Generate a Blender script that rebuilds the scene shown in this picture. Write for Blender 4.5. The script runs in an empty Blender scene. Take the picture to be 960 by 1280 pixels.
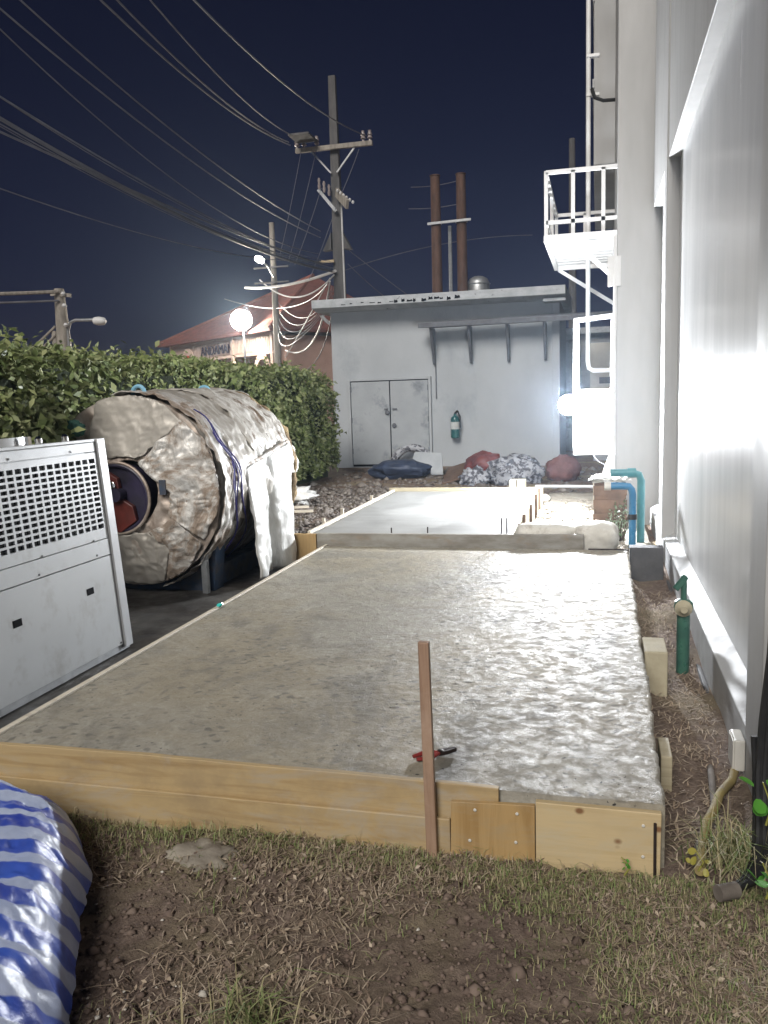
import bpy, bmesh, math, random
import numpy as np
from mathutils import Vector, Matrix, noise
R = math.radians
random.seed(7); rng = np.random.default_rng(7)
scene = bpy.context.scene
C = scene.collection

# ------------------------------------------------------------------ camera, sky, fill light, exposure
cam = bpy.data.cameras.new('camera'); cam_o = bpy.data.objects.new('camera', cam); C.objects.link(cam_o)
cam.sensor_fit = 'AUTO'; cam.sensor_width = 36.0; cam.lens = 29.32
cam.clip_start = 0.05; cam.clip_end = 2000
cam_o.matrix_world = Matrix(((0.96866, -0.00363, 0.24835, 0), (0.24635, 0.14140, -0.95881, 0),
                             (-0.03164, 0.98995, 0.13786, 1.6), (0, 0, 0, 1)))
scene.camera = cam_o
SUN_EL, SUN_AZ = 38.0, 188.0           # soft light from behind the viewer (yard lamps and town glow)
w = bpy.data.worlds.new('World'); scene.world = w; w.use_nodes = True
nt = w.node_tree; nt.nodes.clear()
sky = nt.nodes.new('ShaderNodeTexSky'); sky.sky_type = 'NISHITA'; sky.sun_disc = False
sky.sun_elevation = R(SUN_EL); sky.sun_rotation = R(SUN_AZ); sky.altitude = 800; sky.dust_density = 0.6; sky.ozone_density = 6.0
mx = nt.nodes.new('ShaderNodeMix'); mx.data_type = 'RGBA'; mx.blend_type = 'MULTIPLY'; mx.inputs[0].default_value = 1.0
mx.inputs[7].default_value = (0.95, 0.62, 0.95, 1)
bg = nt.nodes.new('ShaderNodeBackground'); bg.inputs[1].default_value = 0.0048
ow = nt.nodes.new('ShaderNodeOutputWorld')
nt.links.new(sky.outputs[0], mx.inputs[6]); nt.links.new(mx.outputs[2], bg.inputs[0]); nt.links.new(bg.outputs[0], ow.inputs[0])
sun = bpy.data.lights.new('sun', 'SUN'); sun.energy = 2.65; sun.angle = R(24); sun.color = (1.0, 0.95, 0.88)
sun_o = bpy.data.objects.new('sun', sun); C.objects.link(sun_o)
az = R(SUN_AZ)
sd = Vector((math.sin(az)*math.cos(R(SUN_EL)), math.cos(az)*math.cos(R(SUN_EL)), math.sin(R(SUN_EL))))
sun_o.rotation_euler = sd.to_track_quat('Z', 'Y').to_euler(); sun_o.location = (-4, -8, 12)
vs = scene.view_settings
vs.view_transform = 'Standard'; vs.look = 'None'; vs.exposure = 0.25; vs.gamma = 1.0; vs.use_curve_mapping = False
scene.render.engine = 'CYCLES'
scene.cycles.use_denoising = True; scene.cycles.max_bounces = 4; scene.cycles.diffuse_bounces = 2; scene.cycles.glossy_bounces = 2; scene.cycles.volume_bounces = 0
scene.cycles.caustics_reflective = False; scene.cycles.caustics_refractive = False
scene.cycles.sample_clamp_indirect = 4.0

# ------------------------------------------------------------------ materials
MATS = {}
def _new(name):
    m = bpy.data.materials.new(name); m.use_nodes = True; n = m.node_tree; n.nodes.clear()
    o = n.nodes.new('ShaderNodeOutputMaterial'); p = n.nodes.new('ShaderNodeBsdfPrincipled')
    n.links.new(p.outputs[0], o.inputs[0]); MATS[name] = m
    return m, n, p
def _coord(n, scale=(1, 1, 1)):
    t = n.nodes.new('ShaderNodeTexCoord'); mp = n.nodes.new('ShaderNodeMapping'); mp.inputs[3].default_value = scale
    n.links.new(t.outputs['Object'], mp.inputs[0]); return mp.outputs[0]
def _noise(n, co, scale, detail=6, rough=.6, dist=0.0):
    x = n.nodes.new('ShaderNodeTexNoise'); x.inputs['Scale'].default_value = scale; x.inputs['Detail'].default_value = detail
    x.inputs['Roughness'].default_value = rough; x.inputs['Distortion'].default_value = dist
    n.links.new(co, x.inputs['Vector']); return x.outputs[0]
def _ramp(n, fac, stops):
    r = n.nodes.new('ShaderNodeValToRGB'); e = r.color_ramp.elements
    while len(e) < len(stops): e.new(0.5)
    for i, (p, c) in enumerate(stops):
        e[i].position = p; e[i].color = (c, c, c, 1) if isinstance(c, (int, float)) else (*c, 1)
    n.links.new(fac, r.inputs[0]); return r.outputs[0]
def _mix(n, a, b, fac, mode='MIX'):
    m = n.nodes.new('ShaderNodeMix'); m.data_type = 'RGBA'; m.blend_type = mode
    for s, v in ((0, fac), (6, a), (7, b)):
        if isinstance(v, (int, float)): m.inputs[s].default_value = v if s == 0 else (v, v, v, 1)
        elif isinstance(v, tuple): m.inputs[s].default_value = (*v, 1)
        else: n.links.new(v, m.inputs[s])
    return m.outputs[2]
def _bump(n, h, p, strength=.3, dist=.01, prev=None):
    b = n.nodes.new('ShaderNodeBump'); b.inputs['Strength'].default_value = strength; b.inputs['Distance'].default_value = dist
    n.links.new(h, b.inputs['Height'])
    if prev is not None: n.links.new(prev, b.inputs['Normal'])
    n.links.new(b.outputs[0], p.inputs['Normal']); return b.outputs[0]
def mat(name, c1, c2=None, scale=3, rough=.6, rvar=.1, metal=0.0, bump=.15, bscale=40, bdist=.005, stretch=(1, 1, 1),
        lo=.35, hi=.65, dirt=None, dirt_scale=1.5, dirt_amt=(.55, .7), spec=.5):
    m, n, p = _new(name); co = _coord(n, stretch)
    c2 = c2 or tuple(x*.75 for x in c1)
    col = _ramp(n, _noise(n, co, scale), [(lo, c2), (hi, c1)])
    if dirt:
        col = _mix(n, col, dirt, _ramp(n, _noise(n, co, dirt_scale, 8, .7), [(dirt_amt[0], 0.0), (dirt_amt[1], 1.0)]))
    n.links.new(col, p.inputs['Base Color'])
    n.links.new(_ramp(n, _noise(n, co, scale*2.3, 4), [(.3, max(0, rough-rvar)), (.7, min(1, rough+rvar))]), p.inputs['Roughness'])
    p.inputs['Metallic'].default_value = metal; p.inputs['Specular IOR Level'].default_value = spec
    if bump: _bump(n, _noise(n, co, bscale, 5), p, bump, bdist)
    return m
def leafmat(name, cols, rough=.45):
    m, n, p = _new(name); g = n.nodes.new('ShaderNodeNewGeometry')
    n.links.new(_ramp(n, g.outputs['Random Per Island'], [(i/max(1, len(cols)-1), c) for i, c in enumerate(cols)]), p.inputs['Base Color'])
    p.inputs['Roughness'].default_value = rough; p.inputs['Specular IOR Level'].default_value = .35
    return m
def emit(name, col, strength):
    m = bpy.data.materials.new(name); m.use_nodes = True; n = m.node_tree; n.nodes.clear()
    o = n.nodes.new('ShaderNodeOutputMaterial'); e = n.nodes.new('ShaderNodeEmission')
    e.inputs[0].default_value = (*col, 1); e.inputs[1].default_value = strength
    n.links.new(e.outputs[0], o.inputs[0]); MATS[name] = m; return m
def woodmat(name, c1, c2, knots=False, axis=0, dirt=None, rough=.55, splash=None):
    m, n, p = _new(name)
    st = [11, 11, 11]; st[axis] = .9
    co = _coord(n, tuple(st)); wob = _noise(n, co, 1.4, 5, .6, 1.2)
    col = _ramp(n, wob, [(.32, c2), (.5, c1), (.68, tuple(x*.86 for x in c1))])
    if dirt:
        col = _mix(n, col, dirt, _ramp(n, _noise(n, _coord(n, (1, 1, 1)), 3.0, 8, .7), [(.5, 0.0), (.75, .85)]))
    if splash:
        col = _mix(n, col, splash, _ramp(n, _noise(n, _coord(n, (.7, 1, 2.2)), 2.3, 9, .72, .5), [(.53, 0.0), (.66, .75)]))
    if knots:
        v = n.nodes.new('ShaderNodeTexVoronoi'); v.inputs['Scale'].default_value = 9.0
        n.links.new(_coord(n, (1, .01, 1.3)), v.inputs['Vector'])
        col = _mix(n, col, (.16, .06, .02), _ramp(n, v.outputs['Distance'], [(.08, .85), (.17, 0.0)]))
    n.links.new(col, p.inputs['Base Color']); p.inputs['Roughness'].default_value = rough
    _bump(n, wob, p, .12, .004)
    return m

def build_materials():
    # wet concrete of the near slab
    m, n, p = _new('wet_concrete'); co = _coord(n); cs = _coord(n, (1.0, 1.15, 1)); cl = co
    big = _noise(n, co, .9, 5, .55, .6); mid = _noise(n, cs, 6, 10, .78, .9); fine = _noise(n, co, 70, 8, .75); scr = _noise(n, cl, 34, 8, .75, 1.2)
    rdg = n.nodes.new('ShaderNodeTexNoise'); rdg.noise_type = 'RIDGED_MULTIFRACTAL'; rdg.normalize = True
    rdg.inputs['Scale'].default_value = 19; rdg.inputs['Detail'].default_value = 7; rdg.inputs['Roughness'].default_value = .62; rdg.inputs['Distortion'].default_value = .25
    n.links.new(_coord(n, (1.0, 1.1, 1)), rdg.inputs['Vector']); rg = rdg.outputs[0]
    where = _ramp(n, _noise(n, co, 1.7, 4, .6), [(.40, 0.0), (.56, 1.0)])       # patches left rough by the trowel
    col = _ramp(n, mid, [(.30, (.19, .175, .142)), (.5, (.305, .285, .24)), (.72, (.42, .40, .345))])
    col = _mix(n, col, (.30, .255, .175), _ramp(n, big, [(.42, 0.0), (.58, .6)]))
    col = _mix(n, col, (.13, .122, .105), _mix(n, 0.0, _ramp(n, rg, [(.14, 0.0), (.30, .75)]), where))
    col = _mix(n, col, (.10, .095, .085), _ramp(n, scr, [(.29, .8), (.37, 0.0)]))
    col = _mix(n, col, (.155, .148, .13), _ramp(n, _noise(n, _coord(n, (1, .7, 1)), 1.5, 9, .7, .7), [(.50, 0.0), (.62, .65)]))
    pitm = _mix(n, 0.0, _ramp(n, _noise(n, co, 46, 2, .5), [(.29, 1.0), (.33, 0.0)]), _ramp(n, _noise(n, co, 4.1, 5), [(.42, 0.0), (.55, 1.0)]))
    col = _mix(n, col, (.03, .028, .026), pitm)
    n.links.new(col, p.inputs['Base Color'])
    n.links.new(_ramp(n, _noise(n, cs, 13, 10, .8, .5), [(.38, .38), (.48, .52), (.57, .78)]), p.inputs['Roughness']); p.inputs['Specular IOR Level'].default_value = .36
    b0 = _bump(n, _mix(n, .5, rg, where), p, -.45, .008); b1 = _bump(n, scr, p, .8, .007, b0); b2 = _bump(n, pitm, p, -.8, .008, b1); _bump(n, fine, p, .6, .005, b2)
    m, n, p = _new('smooth_concrete'); co = _coord(n); a = _noise(n, _coord(n, (1, .5, 1)), 1.6, 6, .6, .5)
    n.links.new(_ramp(n, a, [(.3, (.21, .21, .203)), (.7, (.31, .31, .30))]), p.inputs['Base Color'])
    n.links.new(_ramp(n, a, [(.3, .38), (.7, .62)]), p.inputs['Roughness']); _bump(n, _noise(n, co, 30, 6), p, .2, .004)
    mat('splashed_board', (.32, .31, .28), (.20, .18, .15), 5, .75, stretch=(1, 3, 3), dirt=(.25, .17, .1), dirt_scale=2)
    # soil
    m, n, p = _new('soil'); co = _coord(n)
    a = _noise(n, co, 1.3, 6, .6, .4); bfi = _noise(n, co, 26, 8, .75)
    col = _ramp(n, bfi, [(.3, (.11, .08, .067)), (.55, (.22, .167, .136)), (.75, (.35, .28, .225))])
    col = _mix(n, col, (.30, .255, .16), _ramp(n, a, [(.48, 0.0), (.66, .7)]))
    n.links.new(col, p.inputs['Base Color']); p.inputs['Roughness'].default_value = .95; p.inputs['Specular IOR Level'].default_value = .2
    b = _bump(n, bfi, p, .8, .03); _bump(n, _noise(n, co, 120, 4), p, .5, .006, b)
    mat('yard_concrete', (.13, .122, .11), (.045, .042, .038), 3.5, .55, .2, bump=.3, bscale=25, dirt=(.035, .03, .026), dirt_scale=1.1, dirt_amt=(.45, .6))
    mat('gravel_ground', (.40, .36, .29), (.24, .21, .17), 9, .9, bump=.7, bscale=60, bdist=.02)
    mat('pebble', (.45, .42, .37), (.22, .20, .17), 6, .8)
    mat('rubble_stone', (.20, .175, .15), (.09, .075, .065), 5, .9, bump=.4)
    # timber
    woodmat('board_yellow', (.44, .325, .17), (.33, .225, .105), dirt=(.27, .20, .12), splash=(.38, .335, .27))
    woodmat('board_pale', (.56, .44, .255), (.46, .345, .18), knots=True, dirt=(.48, .37, .22), splash=(.50, .43, .30))
    woodmat('board_brown', (.43, .285, .125), (.33, .205, .08), axis=2, splash=(.36, .28, .17))
    woodmat('board_light', (.62, .56, .46), (.45, .40, .33))
    woodmat('board_far', (.42, .37, .26), (.28, .24, .16))
    woodmat('stake_wood', (.33, .215, .145), (.21, .125, .08), axis=2, dirt=(.45, .33, .25), rough=.6)
    # metal, paint, plastic
    mat('unit_grey', (.56, .575, .58), (.50, .515, .52), 1.3, .42, .06, .0, .04, 80, dirt=(.36, .35, .33), dirt_scale=4.5, dirt_amt=(.52, .78))
    mat('unit_post', (.62, .63, .64), (.55, .56, .57), 2, .35, .05, 0, .03)
    mat('dark_hollow', (.012, .012, .013), (.008, .008, .009), 3, .8, bump=0, spec=.05)  # near-black, stands in for shade in slots and door gaps
    mat('shaded_coil_fins', (.022, .022, .023), (.006, .006, .007), 60, .8, stretch=(1, 40, .3), bump=.2, spec=.1)  # near-black colour stands in for the shade behind the grille holes
    mat('screw_steel', (.10, .10, .10), None, 3, .4, metal=.9, bump=0)
    mat('chrome', (.7, .7, .7), None, 3, .12, .02, 1.0, 0)
    mat('rebar', (.05, .035, .03), (.03, .02, .018), 20, .7, metal=.4)
    mat('green_paint', (.05, .145, .105), (.035, .10, .08), 12, .35, dirt=(.12, .09, .06), dirt_scale=6, dirt_amt=(.6, .75))
    mat('blue_pvc', (.045, .19, .36), (.035, .15, .28), 6, .32, bump=.02)
    mat('teal_pvc', (.075, .24, .26), (.055, .18, .20), 6, .4, bump=.03)
    mat('lug_blue', (.25, .52, .68), (.18, .40, .55), 8, .5)
    mat('tank_blue', (.025, .055, .115), (.018, .034, .065), 5, .6, dirt=(.075, .065, .055), dirt_scale=4, dirt_amt=(.45, .65))
    mat('red_paint', (.17, .032, .024), (.09, .02, .016), 6, .45)
    mat('dark_purple', (.028, .022, .055), (.016, .014, .026), 5, .5)
    mat('rust', (.125, .068, .048), (.07, .04, .03), 4, .8, metal=.2, stretch=(3, 3, .6), bump=.3)
    mat('galvanised', (.42, .43, .44), (.30, .31, .32), 10, .45, metal=.7)
    mat('black_rubber', (.012, .012, .013), (.02, .02, .02), 8, .42, bump=.1)
    mat('yellow_hose', (.30, .24, .08), (.22, .17, .08), 9, .8, dirt=(.18, .14, .10), dirt_scale=12)
    mat('grey_pipe', (.22, .21, .20), (.13, .11, .10), 9, .7)
    mat('extinguisher_green', (.02, .11, .11), (.015, .07, .075), 6, .3)
    mat('extinguisher_label', (.55, .58, .56), (.4, .42, .42), 12, .5)
    mat('rope_purple', (.055, .045, .26), (.035, .03, .14), 9, .45)
    # foil
    m, n, p = _new('foil'); co = _coord(n); cw = _coord(n, (1, 3.2, 1))
    v = n.nodes.new('ShaderNodeTexVoronoi'); v.feature = 'DISTANCE_TO_EDGE'; v.inputs['Scale'].default_value = 5; n.links.new(cw, v.inputs['Vector'])
    v2 = n.nodes.new('ShaderNodeTexVoronoi'); v2.feature = 'DISTANCE_TO_EDGE'; v2.inputs['Scale'].default_value = 15; n.links.new(cw, v2.inputs['Vector'])
    nz = _noise(n, _coord(n, (1, 1.8, 1)), 2.2, 10, .75, 1.2)
    n.links.new(_ramp(n, nz, [(.36, (.74, .73, .71)), (.47, (.55, .53, .50)), (.55, (.31, .25, .20)), (.67, (.14, .10, .07))]), p.inputs['Base Color'])
    n.links.new(_ramp(n, nz, [(.42, .45), (.55, .08)]), p.inputs['Metallic'])
    n.links.new(_ramp(n, nz, [(.38, .36), (.55, .68)]), p.inputs['Roughness'])
    b = _bump(n, v.outputs['Distance'], p, -.6, .05); b = _bump(n, v2.outputs['Distance'], p, -.6, .03, b); _bump(n, _noise(n, cw, 12, 6, .65, 2), p, .6, .012, b)
    m, n, p = _new('foil_dull'); co = _coord(n); nz = _noise(n, co, 3.2, 8, .7, .6)
    n.links.new(_ramp(n, nz, [(.3, (.20, .15, .12)), (.5, (.40, .335, .285)), (.66, (.56, .51, .46))]), p.inputs['Base Color'])
    p.inputs['Metallic'].default_value = .35; p.inputs['Roughness'].default_value = .48
    v = n.nodes.new('ShaderNodeTexVoronoi'); v.feature = 'DISTANCE_TO_EDGE'; v.inputs['Scale'].default_value = 12; n.links.new(co, v.inputs['Vector'])
    b = _bump(n, v.outputs['Distance'], p, -.6, .035); _bump(n, _noise(n, co, 18, 5, .6, 1.5), p, .4, .01, b)
    mat('foil_grey', (.46, .43, .385), (.33, .305, .27), 2.5, .5, .1, .2, .25, 14, .01)
    mat('foil_aged', (.58, .56, .52), (.42, .39, .35), 3, .5, .1, .2, .5, 16, .02, stretch=(1, 2.5, 1), dirt=(.15, .105, .07), dirt_scale=2.6, dirt_amt=(.54, .62))
    mat('foil_white', (.74, .74, .72), (.55, .545, .52), 6, .38, .1, .25, .5, 14, .02, stretch=(1, 1, .35))
    mat('insulation', (.34, .25, .13), (.14, .095, .05), 12, .95, bump=.8, bscale=50, bdist=.02)
    # buildings
    m, n, p = _new('wall_gloss'); co = _coord(n); st = _noise(n, _coord(n, (1, 2.2, .3)), 1.3, 7, .65)
    n.links.new(_ramp(n, st, [(.3, (.70, .71, .72)), (.65, (.80, .805, .81))]), p.inputs['Base Color'])
    n.links.new(_ramp(n, st, [(.3, .22), (.7, .28)]), p.inputs['Roughness']); p.inputs['Specular IOR Level'].default_value = .5
    _bump(n, _noise(n, _coord(n, (1, 2, .6)), 2.5, 5), p, .05, .01)
    mat('wall_paint', (.46, .46, .458), (.41, .41, .408), 2, .6, .1, 0, .06, 60, stretch=(2, 2, .5), dirt=(.40, .40, .385), dirt_scale=1.3, dirt_amt=(.6, .85))
    mat('plinth_paint', (.54, .55, .56), (.44, .445, .45), 3, .6, .1, dirt=(.16, .14, .12), dirt_scale=2.2, dirt_amt=(.52, .75))
    mat('shed_paint', (.385, .405, .425), (.34, .36, .38), 1.4, .7, .1, 0, .1, 50, stretch=(1, 1, .6), dirt=(.20, .23, .26), dirt_scale=.8, dirt_amt=(.56, .85))
    mat('door_paint', (.35, .37, .39), (.305, .325, .345), 2.5, .5, .08, dirt=(.18, .20, .22), dirt_scale=2)
    mat('roof_edge', (.46, .48, .50), (.34, .36, .38), 3, .75, dirt=(.06, .055, .05), dirt_scale=3.4, dirt_amt=(.60, .68), stretch=(1.6, 1, 3))
    mat('white_steel', (.78, .78, .78), (.70, .70, .70), 5, .38, bump=.03, dirt=(.5, .46, .42), dirt_scale=5, dirt_amt=(.62, .8))
    mat('awning_grey', (.13, .14, .16), (.09, .095, .11), 6, .5)
    mat('roof_red', (.19, .062, .045), (.12, .042, .032), 2.0, .8, bump=.6, bscale=18, bdist=.03, stretch=(1, 1, 3))
    mat('pink_wall', (.60, .40, .33), (.52, .34, .28), 1.5, .8)
    mat('sign_cream', (.62, .47, .40), (.52, .39, .33), 3, .7)
    mat('sign_slat', (.56, .44, .385), (.48, .37, .33), 8, .7)
    mat('sign_letter', (.035, .025, .05), (.03, .02, .04), 4, .6)
    mat('sign_red', (.60, .03, .03), (.45, .02, .02), 4, .5)
    mat('pole_concrete', (.12, .115, .115), (.075, .072, .072), 3, .85, stretch=(2, 2, .4))
    mat('pole_light', (.33, .30, .26), (.20, .18, .155), 4, .85, stretch=(2, 2, .5), bump=.4)
    mat('wire_grey', (.15, .15, .165), (.10, .10, .115), 2, .5, bump=0)
    mat('cable_pale', (.66, .66, .66), (.5, .5, .5), 2, .5, bump=0)
    mat('insulator', (.30, .26, .25), (.18, .15, .15), 4, .25, bump=0)
    mat('grey_backwall', (.42, .44, .46), (.30, .32, .34), 1.5, .8, dirt=(.14, .14, .14))
    mat('beige_box', (.52, .50, .44), (.45, .43, .38), 3, .6)
    # small things
    mat('teal_cloth', (.04, .13, .10), (.025, .08, .065), 6, .8)
    mat('sandbag', (.66, .64, .59), (.50, .48, .43), 3, .8, bump=.5, bscale=28, bdist=.01, dirt=(.28, .24, .19), dirt_scale=4)
    mat('mortar', (.30, .27, .22), (.19, .165, .135), 9, .9, bump=.6, bscale=30, bdist=.01)
    mat('block_tan', (.44, .40, .29), (.34, .30, .21), 6, .85, bump=.3)
    mat('block_grey', (.12, .12, .125), (.075, .075, .08), 4, .8, bump=.3, dirt=(.09, .08, .07))
    mat('sack_red', (.20, .05, .045), (.10, .03, .03), 4, .6, bump=.5, bscale=22, bdist=.02)
    mat('sack_orange', (.20, .085, .07), (.12, .05, .045), 5, .7, bump=.5, bscale=22, bdist=.02)
    mat('sheet_print', (.34, .35, .38), (.07, .07, .085), 11, .6, lo=.46, hi=.52, bump=.4)
    mat('blue_sheet', (.04, .055, .10), (.028, .038, .065), 4, .5, bump=.4)
    mat('brown_box', (.15, .095, .065), (.085, .055, .04), 6, .85, bump=.3)
    mat('white_sheet', (.66, .65, .62), (.50, .49, .46), 6, .6, bump=.4)
    mat('plier_red', (.26, .03, .025), (.16, .02, .02), 6, .4)
    mat('plier_steel', (.08, .06, .055), (.05, .035, .03), 9, .45, metal=.7)
    mat('cyan_glint', (.05, .55, .50), None, 5, .2, bump=0)
    mat('white_plastic', (.66, .65, .60), (.55, .54, .50), 6, .5)
    leafmat('hedge_leaf', [(.09, .12, .04), (.13, .165, .055), (.20, .235, .085), (.32, .34, .17), (.11, .14, .06)])
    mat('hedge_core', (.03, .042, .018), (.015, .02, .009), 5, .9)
    mat('bark', (.10, .07, .05), (.06, .04, .03), 6, .9)
    leafmat('grass_blade', [(.15, .21, .065), (.20, .255, .095), (.33, .30, .165), (.41, .35, .215), (.17, .24, .08)], .7)
    leafmat('dry_litter', [(.17, .12, .088), (.29, .22, .16), (.40, .32, .235), (.48, .40, .31), (.23, .17, .13)], .8)
    leafmat('white_chips', [(.42, .38, .32), (.55, .52, .46), (.62, .60, .55)], .7)
    leafmat('soil_clods', [(.09, .065, .053), (.15, .11, .09), (.21, .16, .13), (.12, .085, .07)], .95)
    leafmat('gravel_stones', [(.24, .215, .18), (.38, .34, .28), (.50, .46, .40), (.30, .26, .21)], .85)
    leafmat('rubble_stones', [(.08, .068, .06), (.15, .13, .115), (.24, .215, .19), (.11, .09, .08)], .9)
    leafmat('vine_leaf', [(.04, .17, .02), (.07, .25, .03), (.12, .32, .05)], .4)
    leafmat('yellow_leaf', [(.42, .33, .05), (.30, .26, .05), (.20, .23, .05)], .5)
    leafmat('pale_weed', [(.20, .28, .16), (.32, .38, .28), (.10, .18, .08)], .5)
    # striped tarpaulin: stripe position comes from a stored surface coordinate
    m, n, p = _new('striped_tarp'); uv = n.nodes.new('ShaderNodeAttribute'); uv.attribute_name = 'stripe'
    f = n.nodes.new('ShaderNodeMath'); f.operation = 'FRACT'; n.links.new(uv.outputs['Fac'], f.inputs[0])
    co = _coord(n)
    s = _ramp(n, f.outputs[0], [(.0, 0.0), (.46, 0.0), (.50, 1.0), (.96, 1.0), (1.0, 0.0)])
    blue = _ramp(n, _noise(n, co, 4, 4), [(.35, (.035, .06, .36)), (.65, (.055, .125, .54))])
    whi = _ramp(n, _noise(n, co, 7, 4), [(.35, (.34, .40, .58)), (.65, (.46, .52, .68))])
    n.links.new(_mix(n, blue, whi, s), p.inputs['Base Color']); p.inputs['Roughness'].default_value = .36
    v = n.nodes.new('ShaderNodeTexVoronoi'); v.feature = 'DISTANCE_TO_EDGE'; v.inputs['Scale'].default_value = 24; n.links.new(_coord(n), v.inputs['Vector'])
    b = _bump(n, v.outputs['Distance'], p, -.5, .02); _bump(n, _noise(n, co, 60, 4, .6, 1.0), p, .3, .004, b)
    emit('flood_glow', (.93, .96, 1.0), 2600.0)
    emit('flood_back', (.90, .95, 1.0), 900.0)
    emit('street_glow', (1.0, .93, .80), 420.0)
    emit('small_glow', (1.0, .97, .92), 30.0)
build_materials()

# ------------------------------------------------------------------ mesh helpers
class MB:
    def __init__(s): s.v = []; s.f = []
    def add(s, vs, fs):
        k = len(s.v); s.v += [tuple(v) for v in vs]; s.f += [tuple(i+k for i in f) for f in fs]; return s
    def box(s, x0, x1, y0, y1, z0, z1):
        vs = [(x, y, z) for z in (z0, z1) for x, y in ((x0, y0), (x1, y0), (x1, y1), (x0, y1))]
        return s.add(vs, [(3, 2, 1, 0), (4, 5, 6, 7), (0, 1, 5, 4), (1, 2, 6, 5), (2, 3, 7, 6), (3, 0, 4, 7)])
    def obox(s, c, size, M):
        hx, hy, hz = (q/2 for q in size); c = Vector(c)
        vs = [c + M @ Vector((x, y, z)) for z in (-hz, hz) for x, y in ((-hx, -hy), (hx, -hy), (hx, hy), (-hx, hy))]
        return s.add(vs, [(3, 2, 1, 0), (4, 5, 6, 7), (0, 1, 5, 4), (1, 2, 6, 5), (2, 3, 7, 6), (3, 0, 4, 7)])
    def bar(s, a, b, wdt, hgt=None):
        a, b = Vector(a), Vector(b); d = b-a
        return s.obox((a+b)/2, (wdt, hgt or wdt, d.length), d.to_track_quat('Z', 'Y').to_matrix())
    def tube(s, pts, r, n=10, caps=True):
        pts = [Vector(p) for p in pts]; m = len(pts); rs = r if isinstance(r, (list, tuple)) else [r]*m
        vs = []; fs = []; up = None
        for i, p in enumerate(pts):
            t = (pts[min(i+1, m-1)]-pts[max(i-1, 0)]).normalized()
            if up is None: up = t.orthogonal().normalized()
            else:
                up = (up - t*up.dot(t)); up = up.normalized() if up.length > 1e-6 else t.orthogonal().normalized()
            q = t.cross(up)
            for k in range(n):
                a = 2*math.pi*k/n; vs.append(p + (up*math.cos(a)+q*math.sin(a))*rs[i])
        for i in range(m-1):
            for k in range(n): fs.append((i*n+k, i*n+(k+1) % n, (i+1)*n+(k+1) % n, (i+1)*n+k))
        if caps: fs.append(tuple(range(n-1, -1, -1))); fs.append(tuple((m-1)*n+k for k in range(n)))
        return s.add(vs, fs)
    def lathe(s, prof, c=(0, 0, 0), M=None, n=20):
        M = M or Matrix.Identity(3); c = Vector(c); vs = []; fs = []
        for r, z in prof:
            for k in range(n):
                a = 2*math.pi*k/n; vs.append(c + M @ Vector((r*math.cos(a), r*math.sin(a), z)))
        for i in range(len(prof)-1):
            for k in range(n): fs.append((i*n+k, i*n+(k+1) % n, (i+1)*n+(k+1) % n, (i+1)*n+k))
        fs.append(tuple(range(n-1, -1, -1))); fs.append(tuple((len(prof)-1)*n+k for k in range(n)))
        return s.add(vs, fs)
    def prism(s, poly, d):
        n = len(poly); d = Vector(d); vs = [Vector(p) for p in poly] + [Vector(p)+d for p in poly]
        fs = [tuple(range(n-1, -1, -1)), tuple(range(n, 2*n))] + [(i, (i+1) % n, n+(i+1) % n, n+i) for i in range(n)]
        return s.add(vs, fs)
    def torus(s, c, R_, r, M=None, n=24, k=8, a0=0, a1=2*math.pi):
        M = M or Matrix.Identity(3); c = Vector(c)
        full = abs(a1-a0-2*math.pi) < 1e-4
        pts = [c + M @ Vector((R_*math.cos(a0+(a1-a0)*i/n), R_*math.sin(a0+(a1-a0)*i/n), 0)) for i in range(n+1)]
        return s.tube(pts, r, k, not full)
    def build(s, name, m, parent=None, smooth=False, bevel=0):
        me = bpy.data.meshes.new(name); me.from_pydata(s.v, [], s.f); me.update()
        bm = bmesh.new(); bm.from_mesh(me); bmesh.ops.recalc_face_normals(bm, faces=bm.faces); bm.to_mesh(me); bm.free()
        me.materials.append(MATS[m])
        o = bpy.data.objects.new(name, me); C.objects.link(o)
        if smooth:
            me.polygons.foreach_set('use_smooth', [True]*len(me.polygons))
            me.set_sharp_from_angle(angle=R(40))
        if bevel:
            b = o.modifiers.new('edge', 'BEVEL'); b.width = bevel; b.segments = 2; b.limit_method = 'ANGLE'
        if parent is not None: attach(o, parent)
        return o
def gloc(o):
    l = Vector(o.location); p = o.parent
    while p is not None: l = l + Vector(p.location); p = p.parent
    return l
def attach(o, parent):
    """meshes hold world coordinates; undo the parents' (pure) translations"""
    o.parent = parent
    if not parent.get('local'): o.location = -gloc(parent)
    else: o['local'] = 1
def tag(o, label, cat, group=None, kind=None):
    o['label'] = label; o['category'] = cat
    if group: o['group'] = group
    if kind: o['kind'] = kind
    return o
def thing(name, label, cat, loc=(0, 0, 0), group=None, local=False, kind=None):
    o = bpy.data.objects.new(name, None); C.objects.link(o); o.location = loc; o.empty_display_size = .2
    if local: o['local'] = 1
    return tag(o, label, cat, group, kind)
def struct(o, kind='structure', label=None, cat=None):
    o['kind'] = kind
    if label: o['label'] = label
    if cat: o['category'] = cat
    return o
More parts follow.
